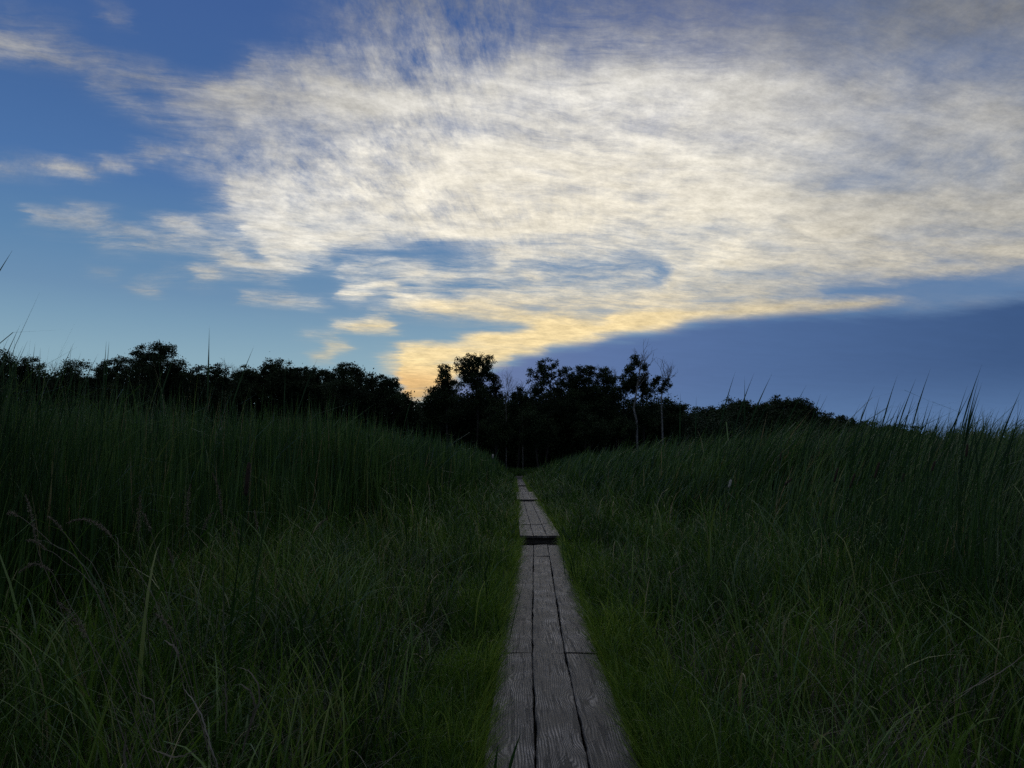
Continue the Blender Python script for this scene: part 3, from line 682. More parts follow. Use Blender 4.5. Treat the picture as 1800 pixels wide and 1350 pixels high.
# ------------------------------------------------------------------ marsh grass and reeds (nobody could count them)
def edgeL(D): return np.interp(D, [0, 8, 12, 15.5, 20, 27, 40, 110], [3.7, 4.5, 4.9, 4.2, 3.0, 2.3, 1.8, 1.4])
def edgeR(D): return np.interp(D, [0, 7, 9.5, 16, 20, 27, 40, 110], [3.7, 4.1, 4.2, 3.9, 3.0, 2.3, 1.8, 1.4])
def scatter(n, d0, d1, s0, s1, p, side):
    """n points, denser near the viewer: D by power law, sideways uniform between two distances from the walk"""
    u_ = rng.uniform(size=n); D = (d0**(1-p)+u_*(d1**(1-p)-d0**(1-p)))**(1/(1-p))
    a = s0(D); b = np.maximum(s1(D), a+.3); s = a+(b-a)*rng.uniform(size=n)
    return xc(D)+side*s, D, s
C_ = lambda c: (lambda D: np.full_like(D, c))
def clump_noise(x, y, f=1.0):
    return np.sin(x*2.1*f+1.3*np.sin(y*1.7*f))*np.sin(y*2.3*f+1.1*np.sin(x*1.9*f+2))
# tall cattail stands
for side, name, lab in ((-1, 'reeds', 'tall upright cattail stand filling the marsh left of the boardwalk'), (1, 'reeds', 'cattail stand with leaves leaning right, covering the marsh right of the boardwalk')):
    g = Geo(); E = edgeL if side < 0 else edgeR
    def stand(n, d0, d1, p, seg, wk, s1):
        x, y, s = scatter(n, d0, d1, E, s1, p, side)
        x = x+rng.normal(0, .12, n)
        if side < 0: H = np.interp(y, [5, 8, 15, 30, 110], [2.80, 2.98, 3.10, 3.20, 2.9])
        else: H = np.interp(y, [5, 7, 11, 18, 110], [1.92, 1.98, 2.25, 2.85, 2.85])
        e = s-E(y); H = H*((.50+.50*np.clip(e/1.5, 0, 1)) if side < 0 else (.38+.62*np.clip(e/2.6, 0, 1)**.8))
        H = H*(.97+.07*clump_noise(x, y, .5)+.09*clump_noise(x+9, y+4, 1.7))
        h = H*(1-np.abs(rng.normal(0, .22, n)))+rng.exponential(.12, n)
        h = np.where(rng.uniform(size=n) < .3, h*rng.uniform(.45, .92, n), h)
        h = np.minimum(h, H*1.22); w = .0165*wk(y)*rng.uniform(.7, 1.25, n)
        if side < 0: th0 = rng.normal(0, .09, n); th1 = rng.normal(.10, .16, n); ld = rng.uniform(0, 6.28, n)
        else: th0 = rng.normal(.16, .10, n); th1 = rng.normal(.48, .24, n); ld = rng.normal(0, .6, n)
        # a few broken or bent over
        bent = (rng.uniform(size=n) < .05) & (y > 7); th1 = np.where(bent, rng.uniform(.9, 2.2, n), th1)
        tint = np.clip(rng.beta(1.4, 1.9, n)*.85+np.where(rng.uniform(size=n) < .05, .45, 0)+.10*clump_noise(x, y, .35), 0, 1)
        blades(g, np.stack([x, y, gz(x, y)-.03], 1), h/np.cos(np.clip(th0+.4*th1, -1, 1)), w, rng.uniform(0, 3.14, n), ld, th0, th1, seg, tint, 1.8, 3.2, .8)
    stand(26000, 4.2, 18, 1.6, 6, lambda y: np.clip(y/9, 1, 2), lambda D: np.maximum(.80*D+2.0, E(D)+3))
    # the same stand beside and behind the viewer, out of view: it shades the nearer grass
    n2 = 7000; y2 = rng.uniform(-9, 4.2, n2); x2 = xc(y2)+side*(3.75+rng.uniform(0, 3.5, n2)); h2 = rng.uniform(1.8, 2.8, n2) if side < 0 else rng.uniform(1.6, 2.4, n2)
    blades(g, np.stack([x2, y2, gz(x2, y2)], 1), h2, .022, rng.uniform(0, 3.14, n2), rng.uniform(0, 6.28, n2), .08, .2, 4, rng.uniform(0, .7, n2), 1.8, 3.2, .8)
    stand(42000, 18, 50, 1.8, 4, lambda y: np.clip(y/9, 1, 6), lambda D: .80*D+3)
    stand(30000, 50, 170 if side > 0 else 94, 1.5, 3, lambda y: np.clip(y/9, 1, 13), lambda D: .85*D+5)
    tag(g.build(name, MAT['reed']), lab, 'cattails', kind='stuff')
# a fringe of reeds and sedge closing the view behind the end of the walk
g = Geo()
n = 9000; x = rng.uniform(-9, 11, n); y = rng.uniform(86, 91, n)
h = rng.uniform(.6, 1.5, n); blades(g, np.stack([x, y, gz(x, y)], 1), h, .06, rng.uniform(0, 3.14, n), rng.uniform(0, 6.28, n), .1, .4, 3, rng.uniform(0, .6, n))
# marsh grass: knee to waist high between walk and reeds
def turf(n, d0, d1, p, side, s0, s1, hf, wf, seg, thm=(.25, .9), lay=0.0, tlo=0.0, thi=1.0, zoff=0):
    x, y, s = scatter(n, d0, d1, s0, s1, p, side)
    # tussocks: pull blades toward clump centres
    cx_, cy_ = np.round(x/.16+rng.normal(0, .25, n))*.16, np.round(y/.16+rng.normal(0, .25, n))*.16
    pull = rng.uniform(.0, .75, n); x = x*(1-pull)+cx_*pull; y = y*(1-pull)+cy_*pull
    s = np.abs(x-xc(y)); gap_ = clump_noise(x*1.3+5, y*1.3, 1.1)+.6*clump_noise(x+1, y+7, 2.6); hol = np.exp(-((x-2.5)/.55)**2-((y-6.1)/.9)**2)+np.exp(-((x-2.7)/.8)**2-((y-3.6)/.8)**2)
    ok = (s > .412) & (y > 1.2) & ((s < .9) | (rng.uniform(size=n) < np.clip(.62+.45*gap_, .22, 1)*(1-.75*np.clip(hol, 0, 1)))); x, y, s = x[ok], y[ok], s[ok]; m = len(x)
    cn = clump_noise(x, y, .9)
    h = hf(s, y)*np.exp(rng.normal(0, .30, m))*(1+.42*cn); w = wf(y)*rng.uniform(.6, 1.4, m)
    ld = rng.uniform(0, 6.28, m)+.8*clump_noise(x+4, y, .4)
    th0 = np.abs(rng.normal(thm[0]*.6, .16, m)); th1 = np.abs(rng.normal(thm[1], .45, m))
    tint = np.clip(rng.beta(1.4, 1.8, m)*.75+np.where(rng.uniform(size=m) < .07, .45, 0)+.20*clump_noise(x, y+3, .4), 0, 1)*(thi-tlo)+tlo
    P = np.stack([x, y, gz(x, y)-.02+zoff], 1); kink = (rng.uniform(size=m) < .22)
    ok2 = (y < 90) & ~kink; blades(g, P[ok2], h[ok2], w[ok2], rng.uniform(0, 3.14, m)[ok2], ld[ok2], th0[ok2], th1[ok2], seg, tint[ok2], 1.3, 1.7, .5)
    k2 = (y < 90) & kink; blades(g, P[k2], h[k2]*1.12, w[k2]*1.1, rng.uniform(0, 3.14, m)[k2], ld[k2], th0[k2]*.6, rng.uniform(1.4, 2.7, m)[k2], seg+2, np.clip(tint[k2]+.1, 0, 1), 3.4, 2.2, .5)
hgt = lambda s, y: np.interp(s, [.4, .7, 1.2, 2.5, 5], [.20, .30, .44, .62, .62])*np.interp(y, [2, 10, 25, 60], [1.0, 1.0, 1.25, 1.4])
for side in (-1, 1):
    E = edgeL if side < 0 else edgeR
    Eo = (lambda E: (lambda D: np.minimum(E(D)+.5, .8*D+1.5)))(E)
    turf(17000, 1.6, 7, 1.15, side, C_(.42), Eo, hgt, lambda y: .0085*np.clip(y/4, .8, 2), 6, (.25, .75))
    turf(15000, 7, 20, 1.5, side, C_(.42), Eo, hgt, lambda y: .0088*np.clip(y/5.5, 1, 4), 5, (.25, .7))
    turf(18000, 20, 88, 1.6, side, C_(.42), Eo, hgt, lambda y: .0060*np.clip(y/5, 1, 14), 4)
    # broad leaves among it, near the viewer
    turf(3400, 1.8, 12, 1.2, side, C_(.9), Eo, lambda s, y: hgt(s, y)*1.15, lambda y: .018+0*y, 8, (.3, 1.1))
    # low mat that hides the soil
    turf(7000, 1.6, 16, 1.4, side, C_(.42), Eo, lambda s, y: .20+0*s, lambda y: .007*np.clip(y/5, 1, 3), 3, (.5, 1.0), 0, 0, .35)
# leafier clumps with pointed upright blades
for side, nc in ((-1, 70), (1, 46)):
    for q in range(nc):
        yy = rng.uniform(3.2, 12.5) if side < 0 else rng.uniform(3.2, 12); lim = min(4.6, .66*yy); ss = rng.uniform(1.0, max(1.3, lim)); m = int(rng.integers(14, 30))
        x = xc(yy)+side*ss+rng.normal(0, .10, m); y = yy+rng.normal(0, .10, m); a = rng.uniform(0, 6.28, m)
        blades(g, np.stack([x, y, gz(x, y)], 1), rng.uniform(.35, .85, m), rng.uniform(.010, .019, m), rng.uniform(0, 3.14, m), a, np.abs(rng.normal(.15, .12, m)), rng.uniform(.2, 1.2, m), 7, np.clip(rng.normal(.72, .10)+rng.normal(0, .07, m), .3, .9), 1.8, 1.8, .45)
tag(g.build('grass', MAT['grass']), 'tangled marsh grass between the boardwalk and the cattail stands', 'grass', kind='stuff')
g = Geo()
for side in (-1, 1):
    hb = lambda s, y: np.interp(s, [.4, .5, .7, 1.1], [.22, .27, .30, .24])*np.interp(y, [2, 12, 30, 90], [1, 1, .8, .7])
    turf(11000, 1.8, 9, 1.1, side, C_(.41), C_(1.0 if side > 0 else .9), hb, lambda y: .0055*np.clip(y/4, 1, 2.2), 5, (.25, .8))
    turf(11000, 9, 85, 1.5, side, C_(.42), lambda D: np.interp(D, [9, 14, 30, 85], [.95, 1.25, 1.0, .9]), hb, lambda y: .0042*np.clip(y/4.5, 1, 14), 4, (.22, .6))
for side in (-1, 1):
    m = 6500; y = 1.9+rng.uniform(size=m)**2.2*75; x = xc(y)+side*(.425+np.abs(rng.normal(0, .06, m)))
    blades(g, np.stack([x, y, gz(x, y)], 1), rng.uniform(.24, .44, m)*np.interp(y, [10, 30], [1, 1.25]), .0050*np.clip(y/4, 1, 9), rng.uniform(0, 3.14, m), (0 if side < 0 else math.pi)+rng.normal(0, .7, m), np.abs(rng.normal(.12, .1, m)), rng.normal(1.0, .35, m), 6, rng.uniform(0, 1, m))
tag(g.build('grass', MAT['bright']), 'bright yellow-green fine grass lining both edges of the boardwalk', 'grass', kind='stuff')
# dead straw lying through the grass
g = Geo()
for side in (-1, 1):
    x, y, s = scatter(3400, 1.8, 14, C_(.9), lambda D: np.minimum(5.5, .8*D+1), 1.2, side); m = len(x)
    blades(g, np.stack([x, y, gz(x, y)+rng.uniform(.0, .28, m)], 1), rng.uniform(.2, .6, m), .0045*np.clip(y/4, .8, 2), rng.uniform(0, 3.14, m), np.where(rng.uniform(size=m) < .5, rng.uniform(0, 6.28, m), rng.normal(.2, .5, m)), rng.normal(1.0, .3, m), rng.normal(.6, .5, m), 6, rng.uniform(0, .75, m), 1.3, 1.8, .6)
# litter of flattened straw in the hollow on the right
m = 900; x = rng.normal(2.45, .35, m); y = rng.normal(6.1, .55, m)
blades(g, np.stack([x, y, gz(x, y)+rng.uniform(.0, .12, m)], 1), rng.uniform(.15, .5, m), .005, rng.uniform(0, 3.14, m), rng.uniform(0, 6.28, m), rng.normal(1.35, .15, m), rng.normal(.15, .3, m), 4, rng.uniform(0, .6, m))
# loose blades dropped on the boards
m = 46; y = rng.uniform(2.4, 14, m); x = xc(y)+np.sign(rng.uniform(-1, 1, m))*rng.uniform(.1, .38, m)
blades(g, np.stack([x, y, np.full(m, .006)], 1), rng.uniform(.05, .2, m), .005, rng.uniform(0, 3.14, m), rng.uniform(0, 6.28, m), 1.54, 0.0, 3, rng.uniform(.1, .7, m))
# bits hanging in the gap of the walk
m = 60; x = xc(14.8)+rng.uniform(-.4, .4, m); y = rng.uniform(14.6, 14.98, m)
blades(g, np.stack([x, y, np.full(m, -.12)], 1), rng.uniform(.1, .35, m), .006, rng.uniform(0, 3.14, m), rng.uniform(0, 6.28, m), rng.normal(1.3, .2, m), .1, 3, rng.uniform(0, .5, m))
tag(g.build('dead_grass', MAT['straw']), 'dry bleached straw lying tangled through the green grass', 'dead grass', kind='stuff')

# ------------------------------------------------------------------ single plants one can tell apart
def leaf_to(g, base, tip, w, tint=.3, bow=.0, n=9, mid_w=.55, face=False):
    """one ribbon from base to tip, widest a little past the middle, gently bowed sideways"""
    base, tip = np.array(base, float), np.array(tip, float); d = tip-base; L = np.linalg.norm(d)
    sd = np.cross(d, [0, 1, 0]); sd /= np.linalg.norm(sd)+1e-9; V = []
    ph = rng.uniform(0, 3.14); tw = rng.uniform(-1.2, 1.2)
    for k in range(n+1):
        t = k/n; p = base+d*t+sd*bow*L*math.sin(math.pi*t**1.3)*.5
        ww = w*.5*max(.04, min(1.0, 1.0-((t-mid_w)/(1-mid_w))**1.6 if t > mid_w else .75+.25*t/mid_w))
        a = (t-.85)*tw*.7 if face else ph*.35+tw*(t-.5)
        if face: ww = w*.5*(.34+.66*math.exp(-((t-.84)/.12)**2))*min(1, (1-t)/.13+.03)
        W = sd*math.cos(a)*ww+np.array([0, 1, 0])*math.sin(a)*ww
        V += [p-W, p+W]
    g.add(V, [[2*k, 2*k+1, 2*k+3, 2*k+2] for k in range(n)], tint)
def shoot(x, y, D, lean, label, group, width=.013, extra=2, cat='cattail'):
    width *= 1.2; lean *= 1.5; tip = at(x, y, D); bx_ = tip.x-lean; base = Vector((bx_, D+rng.uniform(-.1, .1), float(gz(bx_, D))-.03))
    root = empty('cattail_shoot', base); tag(root, label, cat, group)
    g = Geo(); leaf_to(g, base, tip, width, .08, (.13 if lean > .1 else rng.uniform(-.03, .03)), 14, .84, True); g.build('leaf', MAT['reed'], root)
    for q in range(extra):
        g = Geo(); h = rng.uniform(.6, .88); t2 = base+(tip-base)*h+Vector((rng.uniform(-.2, .2), rng.uniform(-.2, .2), 0))
        leaf_to(g, base+Vector((rng.uniform(-.02, .02), 0, 0)), t2, width*.6, rng.uniform(.1, .5), rng.uniform(-.06, .06)); g.build('leaf', MAT['reed'], root)
    return root
GSL, GSR = 'cattail shoots rising against the sky over the left stand', 'cattail shoots rising against the sky over the right stand'
lshare = 'dark cattail leaf tips bunched against the sky at the far left edge'
shoot(22, 440, 3.4, .50, 'very tall near cattail leaf at the far left edge, tip highest in the sky', GSL, .020, 0)
for x, y, D in [(36,570,7.2),(17,590,7.0),(49,598,7.4),(28,588,7.1),(41,606,7.5),(24,606,7.3)]: shoot(x, y, D, .22, lshare, GSL, .015, 1)
for x, y, D, l, lab in [(62,601,7.6,.05,'slim cattail shoot between the bunched tips and the low round-topped tree'),(71,610,7.8,-.12,'cattail shoot leaning slightly left before the bare left tree'),(82,630,7.8,.18,'short cattail tip just right of the left-leaning one'),
    (131,600,8.2,.24,'cattail shoot slanting over the low round-topped tree'),(143,618,8.4,.08,'short upright cattail tip over the low round-topped tree'),(173,621,8.4,.34,'strongly slanted cattail tip before the slim tree'),
    (187,597,8.3,.03,'straight thin cattail shoot crossing the round-crowned tree'),(192,596,8.3,.06,'wispy double-tipped cattail shoot beside the straight thin one'),(312,611,8.8,.10,'cattail tip in front of the right side of the largest left tree'),
    (368,573,7.6,-.02,'lone upright cattail leaf with a broad dark blade, tallest over the left tree line'),(447,607,9.0,.20,'lone curved cattail tip bending right above the compact tree'),
    (558,630,10.5,.22,'cattail tip slanting over the dip in the left tree line'),(502,636,10.5,.06,'thin cattail tip beside the dome-shaped tree'),(727,690,16,.10,'small cattail tip in the bright gap of the tree line')]:
    shoot(x, y, D, l, lab, GSL, .015)
rshare = 'slender cattail shoot leaning right, one of many crowding the sky at the right'
for x, y, D, l, lab in [(1196,690,9.5,.0,'single short cattail tip nearest the wood on the right'),(1224,696,9.5,.02,'short straight cattail tip before the thin-leaved hill tree'),(1293,652,8.6,.14,'first tall cattail shoot over the far hill, nearly upright'),
    (1309,661,8.8,.06,'straight cattail shoot beside the first tall one over the hill'),(1326,655,8.6,.30,'slanted tall cattail shoot over the hill crest'),(1358,655,8.4,.42,'most slanted tall cattail shoot left of the highest hill tree'),
    (1359,692,9,.45,'low side-leaning cattail leaf touching the domed hill tree'),(1418,676,8.8,.50,'steeply leaning cattail tip over the highest hill tree'),(1443,692,9,.22,'left blade of the forked cattail pair on the hill slope'),(1455,694,9,.46,'right blade of the forked cattail pair on the hill slope'),
    (1450,712,9.2,.4,'low cattail tip under the forked pair'),(1578,658,8,.20,'tall dark cattail shoot, first of the dense right group'),(1636,647,7.8,.24,'tall cattail shoot in the middle of the right sky gap'),(1727,638,7.4,.26,'highest cattail shoot of the right stand'),
    (1796,682,6.4,.35,'thick forked cattail leaf cut by the right edge of the view')]:
    shoot(x, y, D, l, lab, GSR, .013)
for x, y, D, l in [(1512,710,8.6,.42),(1523,703,8.4,.16),(1538,676,8.2,.30),(1547,694,8.4,.12),(1560,722,8.4,.36),(1583,706,8.2,.40),(1594,697,8.2,.36),(1585,704,8.2,.08),(1611,663,8,.32),(1608,690,8,.14),(1600,720,8,.4),(1641,706,7.8,.22),(1634,700,7.8,.08),(1636,726,7.8,.5),
                   (1652,732,7.8,.1),(1671,722,7.6,.40),(1654,728,7.6,.3),(1701,676,7.4,.22),(1708,686,7.4,.48),(1711,684,7.4,.08),(1721,664,7.4,.12),(1717,690,7.4,.1),(1727,670,7.4,.22),(1723,698,7.4,.26),(1728,710,7.4,.18),(1745,716,7.2,.32),(1758,716,7,.30),(1763,730,7,.42),
                   (1798,708,6.6,.16),(1797,745,6.8,.5),(1774,738,7,.3),(1690,740,7.4,.36),(1570,735,8,.38),(1618,738,8,.3),(1786,740,6.8,.2),(1740,738,7.1,.1),(1712,726,7.3,.02),(1546,732,8.3,.34),(1668,744,7.6,.44),(1532,726,8.4,.3)]:
    shoot(x, y, D, l, rshare, GSR, .012, 2)
# cattails with brown spikes
def cattail(x0, y0, x1, y1, D, label, mat='spike', r=.012, name='cattail', group='cattails carrying a spike'):
    a, b = at(x0, y0, D), at(x1, y1, D)          # foot and top of the spike
    d = (b-a).normalized(); h = a.z+.17; base = Vector((a.x-d.x*h*.8, D, float(gz(a.x, D))-.03))
    root = empty(name, base); tag(root, label, 'cattail', group)
    g = Geo(); m = base+(a-base)*.5+Vector((-.02, 0, 0)); tube(g, [base, m, a, b, b+d*.09], [.005, .0045, .0035, .003, .001], 6, .2); g.build('stem', MAT['reed'], root)
    g = Geo(); L = (b-a).length; tube(g, [a, a+d*L*.03, a+d*L*.1, a+d*L*.5, a+d*L*.9, a+d*L*.97, b], [.003, r*.7, r, r*1.05, r*.95, r*.6, .002], 10)
    g.build('spike', MAT[mat], root)
    for q in range(3):
        g = Geo(); t = base+Vector((rng.uniform(-.35, .35)+d.x*.6, rng.uniform(-.1, .1), rng.uniform(1.3, 2.0))); leaf_to(g, base, t, .013, rng.uniform(.1, .6), rng.uniform(-.08, .08)); g.build('leaf', MAT['reed'], root)
for a_ in [(432,872,438,812,4.4,'large brown cattail spike standing upright in the left foreground'),(1466,848,1473,822,8.6,'brown cattail spike, left one of the close trio on the right'),(1494,858,1503,832,8.4,'brown cattail spike, middle one of the close trio on the right'),
           (1537,841,1546,812,8.0,'brown cattail spike, highest of the close trio on the right'),(1585,848,1589,832,9.5,'small brown cattail spike right of the trio'),(1379,853,1392,841,9.5,'strongly tilted brown cattail spike left of the trio'),(1371,810,1373,796,13,'small reddish brown cattail spike over the right stand'),
           (1698,803,1701,780,8.2,'brown cattail spike under the highest shoot of the right stand'),(1623,918,1626,903,9.5,'short dark cattail spike low in the right stand'),(1638,828,1644,810,9,'brown cattail spike half hidden left of the far right group')]:
    cattail(*a_)
cattail(1281,858,1285,843,8.6,'burst cattail head with pale fluff in the right grass', 'fluff', .014)
cattail(866,806,866.6,798,16,'small pale fluffy cattail head beside the far boardwalk', 'fluff', .018)
# grasses with seed heads, left foreground
def smooth(P, n=5):
    Q = []
    for i in range(len(P)-1):
        p0, p1, p2, p3 = P[max(i-1, 0)], P[i], P[i+1], P[min(i+2, len(P)-1)]
        for k in range(n):
            t = k/n; Q.append(.5*((2*p1)+(p2-p0)*t+(2*p0-5*p1+4*p2-p3)*t*t+(3*p1-p0-3*p2+p3)*t**3))
    return Q+[P[-1]]
def seed_grass(stem, head, D, label, thick=.009, kind='seed'):
    P3 = [at(x, y, D) for x, y in stem]; H3 = [at(x, y, D) for x, y in head]
    dd = (P3[0]-P3[1]); sl = max(-.5, min(.5, dd.x/max(.02, -dd.z))); fx = P3[0].x+sl*(P3[0].z+.17)*.8; foot = Vector((fx, D, float(gz(fx, D)))); root = empty('grass_stem', foot); tag(root, label, 'grass stem', 'grass stems with seed heads in the left foreground')
    g = Geo(); H3 = smooth(H3, 4); pts = smooth([foot]+P3+[H3[0]]); tube(g, pts, list(np.linspace(.0016, .0009, len(pts))), 5, .35); g.build('stem', MAT['straw'], root)
    g = Geo(); L = 0; C = []
    for a, b in zip(H3[:-1], H3[1:]):
        m = max(3, int((b-a).length/.0035))
        for i in range(m): C.append(a+(b-a)*(i/m))
    C = np.array([tuple(c) for c in C]); t = np.linspace(0, 1, len(C)); rr = thick*np.sin(np.pi*np.clip(t*.86+.14, 0, 1))**.6
    Q = np.repeat(C, 5, 0)+rng.normal(size=(len(C)*5, 3))*np.repeat(rr, 5)[:, None]*.55; leaves(g, Q, .0075, rng.uniform(0, 1, len(Q)))
    tube(g, [tuple(c) for c in C[::max(1, len(C)//8)]], [.0013]*len(C[::max(1, len(C)//8)]), 4, .5)
    g.build('seed_head', MAT[kind], root)
SG = [([(110,1080),(72,985)],[(62,945),(55,905),(44,868)],3.6,'upright seed stem rising beside the nodding ones at the far left'),
      ([(170,1040),(90,955),(45,915)],[(28,905),(20,901),(12,904)],3.3,'small nodding seed head at the far left edge'),
      ([(190,1050),(140,970)],[(108,932),(96,916),(83,908)],3.4,'seed head tilting left above the long arching one'),
      ([(300,1120),(245,1010),(205,955)],[(195,942),(170,920),(142,913),(116,920)],3.2,'long arching seed head bending left, widest of the left foreground'),
      ([(190,1080),(110,985)],[(80,966),(64,951),(45,950)],3.3,'drooping seed head below the tilted one'),
      ([(170,1160),(120,1060),(95,1012)],[(88,1003),(66,991),(48,996),(33,1007)],3.0,'low hooked seed head near the left edge'),
      ([(262,1130),(248,1000)],[(243,935),(245,900),(246,868)],3.6,'stout upright seed head, thickest and straightest of the left ones'),
      ([(300,1080),(278,980)],[(264,930),(256,912),(249,898)],3.7,'thin seed head just right of the stout upright one'),
      ([(345,1060),(335,980)],[(330,925),(330,880),(335,850)],4.0,'tall slim seed head between the stout one and the brown cattail spike'),
      ([(392,1100),(392,980)],[(390,905),(384,860),(373,830)],4.0,'slim seed head bending left, top of the middle stems'),
      ([(330,1020),(345,960)],[(358,930),(365,912),(376,900)],4.0,'short seed head slanting right beside the slim ones'),
      ([(452,1020),(454,960)],[(452,930),(450,912),(446,894)],4.6,'faint seed head right of the brown cattail spike'),
      ([(500,1010),(545,945)],[(556,930),(566,918),(577,911)],5.0,'small seed head slanting right at the grass edge'),
      ([(320,1060),(308,1005)],[(304,990),(300,976),(294,962)],3.6,'little seed head low among the reeds'),
      ([(235,1260),(190,1180),(160,1130)],[(150,1118),(134,1092),(118,1072),(99,1057)],2.7,'plump seed head leaning left over the bottom left grass'),
      ([(330,1180),(312,1125)],[(300,1108),(290,1092),(272,1078)],2.8,'ragged seed head in the bottom left grass')]
for st, hd, D, lab in SG: seed_grass(st, hd, D, lab, .011 if ('stout' in lab or 'plump' in lab) else .008)
# bleached dead leaves and stalks
def dead_leaf(pts, D, w, label, tint=.7, name='dead_leaf', D2=None):
    P3 = [at(x, y, D+((D2 or D)-D)*i/(len(pts)-1)) for i, (x, y) in enumerate(pts)]
    # smooth
    Q = []; n = 6
    for i in range(len(P3)-1):
        p0, p1, p2, p3 = P3[max(i-1, 0)], P3[i], P3[i+1], P3[min(i+2, len(P3)-1)]
        for k in range(n):
            t = k/n; Q.append(.5*((2*p1)+(p2-p0)*t+(2*p0-5*p1+4*p2-p3)*t*t+(3*p1-p0-3*p2+p3)*t**3))
    Q.append(P3[-1]); m = len(Q); V = []; w = w*.75; tint = tint*.8
    Q = [q+Vector(tuple(rng.normal(0, w*.22, 3))) for q in Q]
    for i, q in enumerate(Q):
        t = i/(m-1); d = (Q[min(i+1, m-1)]-Q[max(i-1, 0)]).normalized(); s_ = d.cross(Vector((0, 1, .2))).normalized()
        b = s_*math.cos(t*2)+d.cross(s_)*math.sin(t*2); ww = w*.5*max(.05, math.sin(math.pi*min(1, t*.85+.12))**.7)
        V += [tuple(q-b*ww), tuple(q+b*ww)]
    g = Geo(); g.add(V, [[2*k, 2*k+1, 2*k+3, 2*k+2] for k in range(m-1)], tint); o = g.build(name, MAT['straw'], origin=tuple(P3[0])); tag(o, label, 'dead leaf', 'bleached dead leaves and stalks'); return o
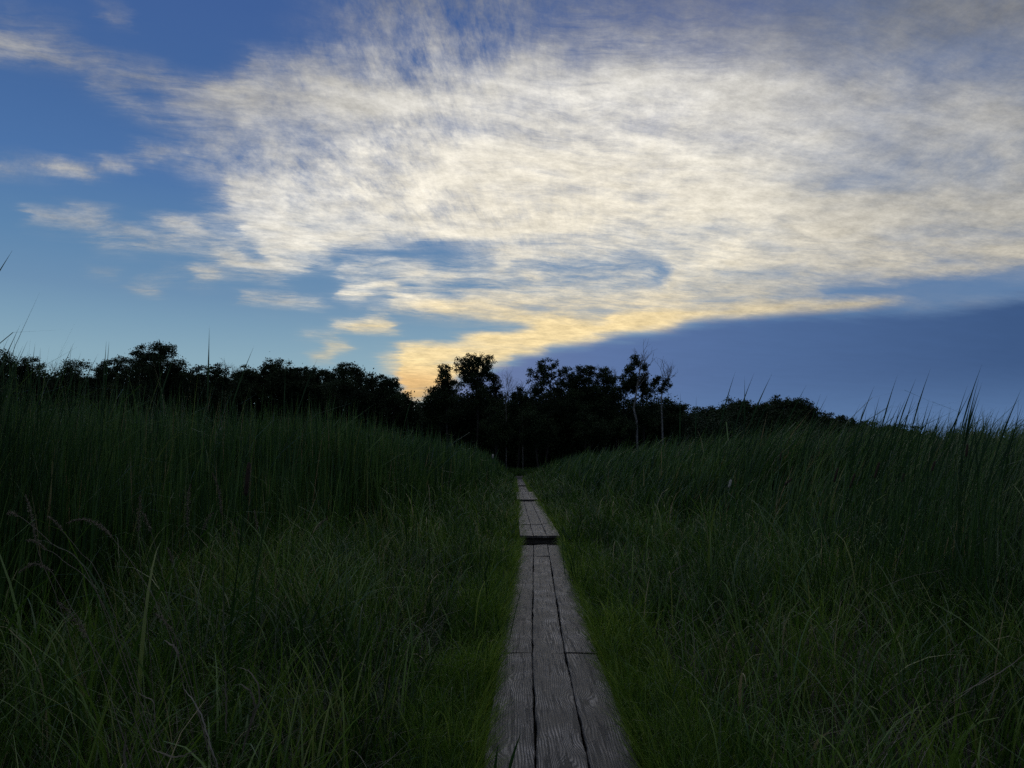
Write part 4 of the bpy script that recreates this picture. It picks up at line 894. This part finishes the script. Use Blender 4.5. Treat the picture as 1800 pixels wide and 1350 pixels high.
for pts, D, w, lab, ti in [
    ([(384,1352),(372,1315),(360,1275),(345,1240),(326,1215),(318,1195)],2.35,.006,'long white dead leaf standing in the bottom left grass',1.0),
    ([(440,1275),(455,1235),(452,1200),(436,1180),(415,1172)],2.6,.008,'hooked dead leaf curling left, right of the long white one',.6),
    ([(425,1330),(438,1280),(447,1240),(440,1215),(425,1204),(410,1204)],2.45,.010,'broad curled leaf under the hooked one',.25),
    ([(220,1352),(219,1320),(222,1280)],2.3,.010,'short pale blade upright at the bottom left edge',.55),
    ([(398,1290),(398,1235),(396,1195),(398,1170)],2.5,.008,'upright faded leaf between the white and the hooked leaf',.5),
    ([(315,1155),(305,1138),(288,1124)],2.9,.012,'small folded pale leaf left of centre in the grass',.6),
    ([(345,1320),(310,1330),(280,1322),(265,1312)],2.3,.006,'pale blade lying flat at the bottom left',.6),
    ([(272,1270),(270,1235),(255,1225),(240,1216)],2.6,.005,'thin bent dead stem left of the long white leaf',.7),
    ([(1500,1240),(1530,1160),(1560,1060),(1575,1000),(1600,905)],3.6,.006,'tall thin dead stalk leaning right in the right grass',.35),
    ([(1525,1352),(1600,1275),(1680,1225),(1760,1180),(1800,1150)],2.6,.008,'long fallen reed stalk slanting up to the right edge',.55),
    ([(1580,1310),(1640,1262),(1700,1215),(1755,1176)],2.7,.006,'fallen reed stalk crossing just above the long one',.6),
    ([(1400,1160),(1440,1100),(1500,1060),(1580,1020),(1670,999)],4.2,.005,'arching dry stem over the straw hollow on the right',.45),
    ([(1690,1250),(1688,1225),(1684,1175)],2.9,.012,'short folded pale leaf in the lower right grass',.6),
    ([(1525,1110),(1520,1085),(1500,1065),(1488,1063)],3.8,.008,'pale leaf hooked left above the straw hollow',.5),
    ([(1567,1110),(1568,1080),(1556,1060),(1545,1060)],3.6,.008,'second hooked pale leaf, right above the straw hollow',.5),
    ([(1463,1130),(1466,1110),(1458,1098),(1470,1090)],3.8,.010,'small twisted lilac grey leaf over the straw hollow',.75),
    ([(1640,1230),(1700,1235),(1752,1210),(1760,1160)],2.8,.005,'drooping straw arc near the right edge',.45),
    ([(1210,990),(1180,1010),(1165,1060)],5.0,.007,'pale blade drooping right of the walk',.3),
    ([(680,1060),(692,1040),(690,1020)],4.6,.010,'upright pale blade left of the walk in mid grass',.45),
    ([(668,1110),(669,1085),(668,1060)],4.3,.010,'short bluish pale blade below the mid grass one',.4)]:
    dead_leaf(pts, D, w, lab, ti)
# young reed shoots beside the walk
def tuft(x, y, D, h, n, label, spread=.16):
    p = at(x, y, D); gzv = float(gz(p.x, D)); root = empty('reed_clump', (p.x, D, gzv)); tag(root, label, 'reed clump', 'dark reed clumps beside the boardwalk')
    for q in range(n):
        g = Geo(); b = Vector((p.x+rng.normal(0, .04), D+rng.normal(0, .05), gzv-.03)); t = b+Vector((rng.normal(0, spread), rng.normal(0, .08), h*rng.uniform(.6, 1.05)))
        leaf_to(g, b, t, .011, rng.uniform(0, .35), rng.uniform(-.05, .05)); g.build('leaf', MAT['reed'], root)
for a_ in [(1012,1000,9.5,.95,8,'dark reed clump right of the walk just past the long seam'),(985,925,15.5,.75,6,'small dark reed clump right of the walk beside the step'),(1003,985,10.5,.8,5,'thin reed clump behind the larger one right of the walk'),
           (868,1050,8.0,.85,6,'reed clump left of the walk leaning over the long section'),(842,1010,9.0,1.1,7,'tall dark reeds left of the walk at the level of the long section'),(880,1100,6.6,.7,3,'few dark reeds close to the left edge of the walk'),
           (890,930,16.5,1.0,5,'reeds left of the walk leaning over the step'),(720,1010,10.5,1.5,9,'tall dark reed clump in the left mid grass'),(800,985,12,1.3,7,'tall dark reed clump nearer the walk on the left'),
           (372,1120,5.2,1.25,9,'dark reed clump standing in the left foreground grass'),(1300,1010,7.5,1.15,4,'isolated dark reeds in the right mid grass'),(1100,960,14,.9,6,'dark reed clump at the foot of the right cattail stand')]:
    tuft(*a_)
g = Geo()
root = empty('reed_clump', tuple(at(885, 1500, 3.0))); tag(root, 'two dark blades poking over the near left edge of the boardwalk', 'reed clump', 'dark reed clumps beside the boardwalk')
for (x, y, bx_, D) in [(916,1288,880,2.9),(876,1308,868,2.95)]:
    g = Geo(); leaf_to(g, at(bx_, 1420, D), at(x, y, D), .012, .2, .05); g.build('leaf', MAT['reed'], root)
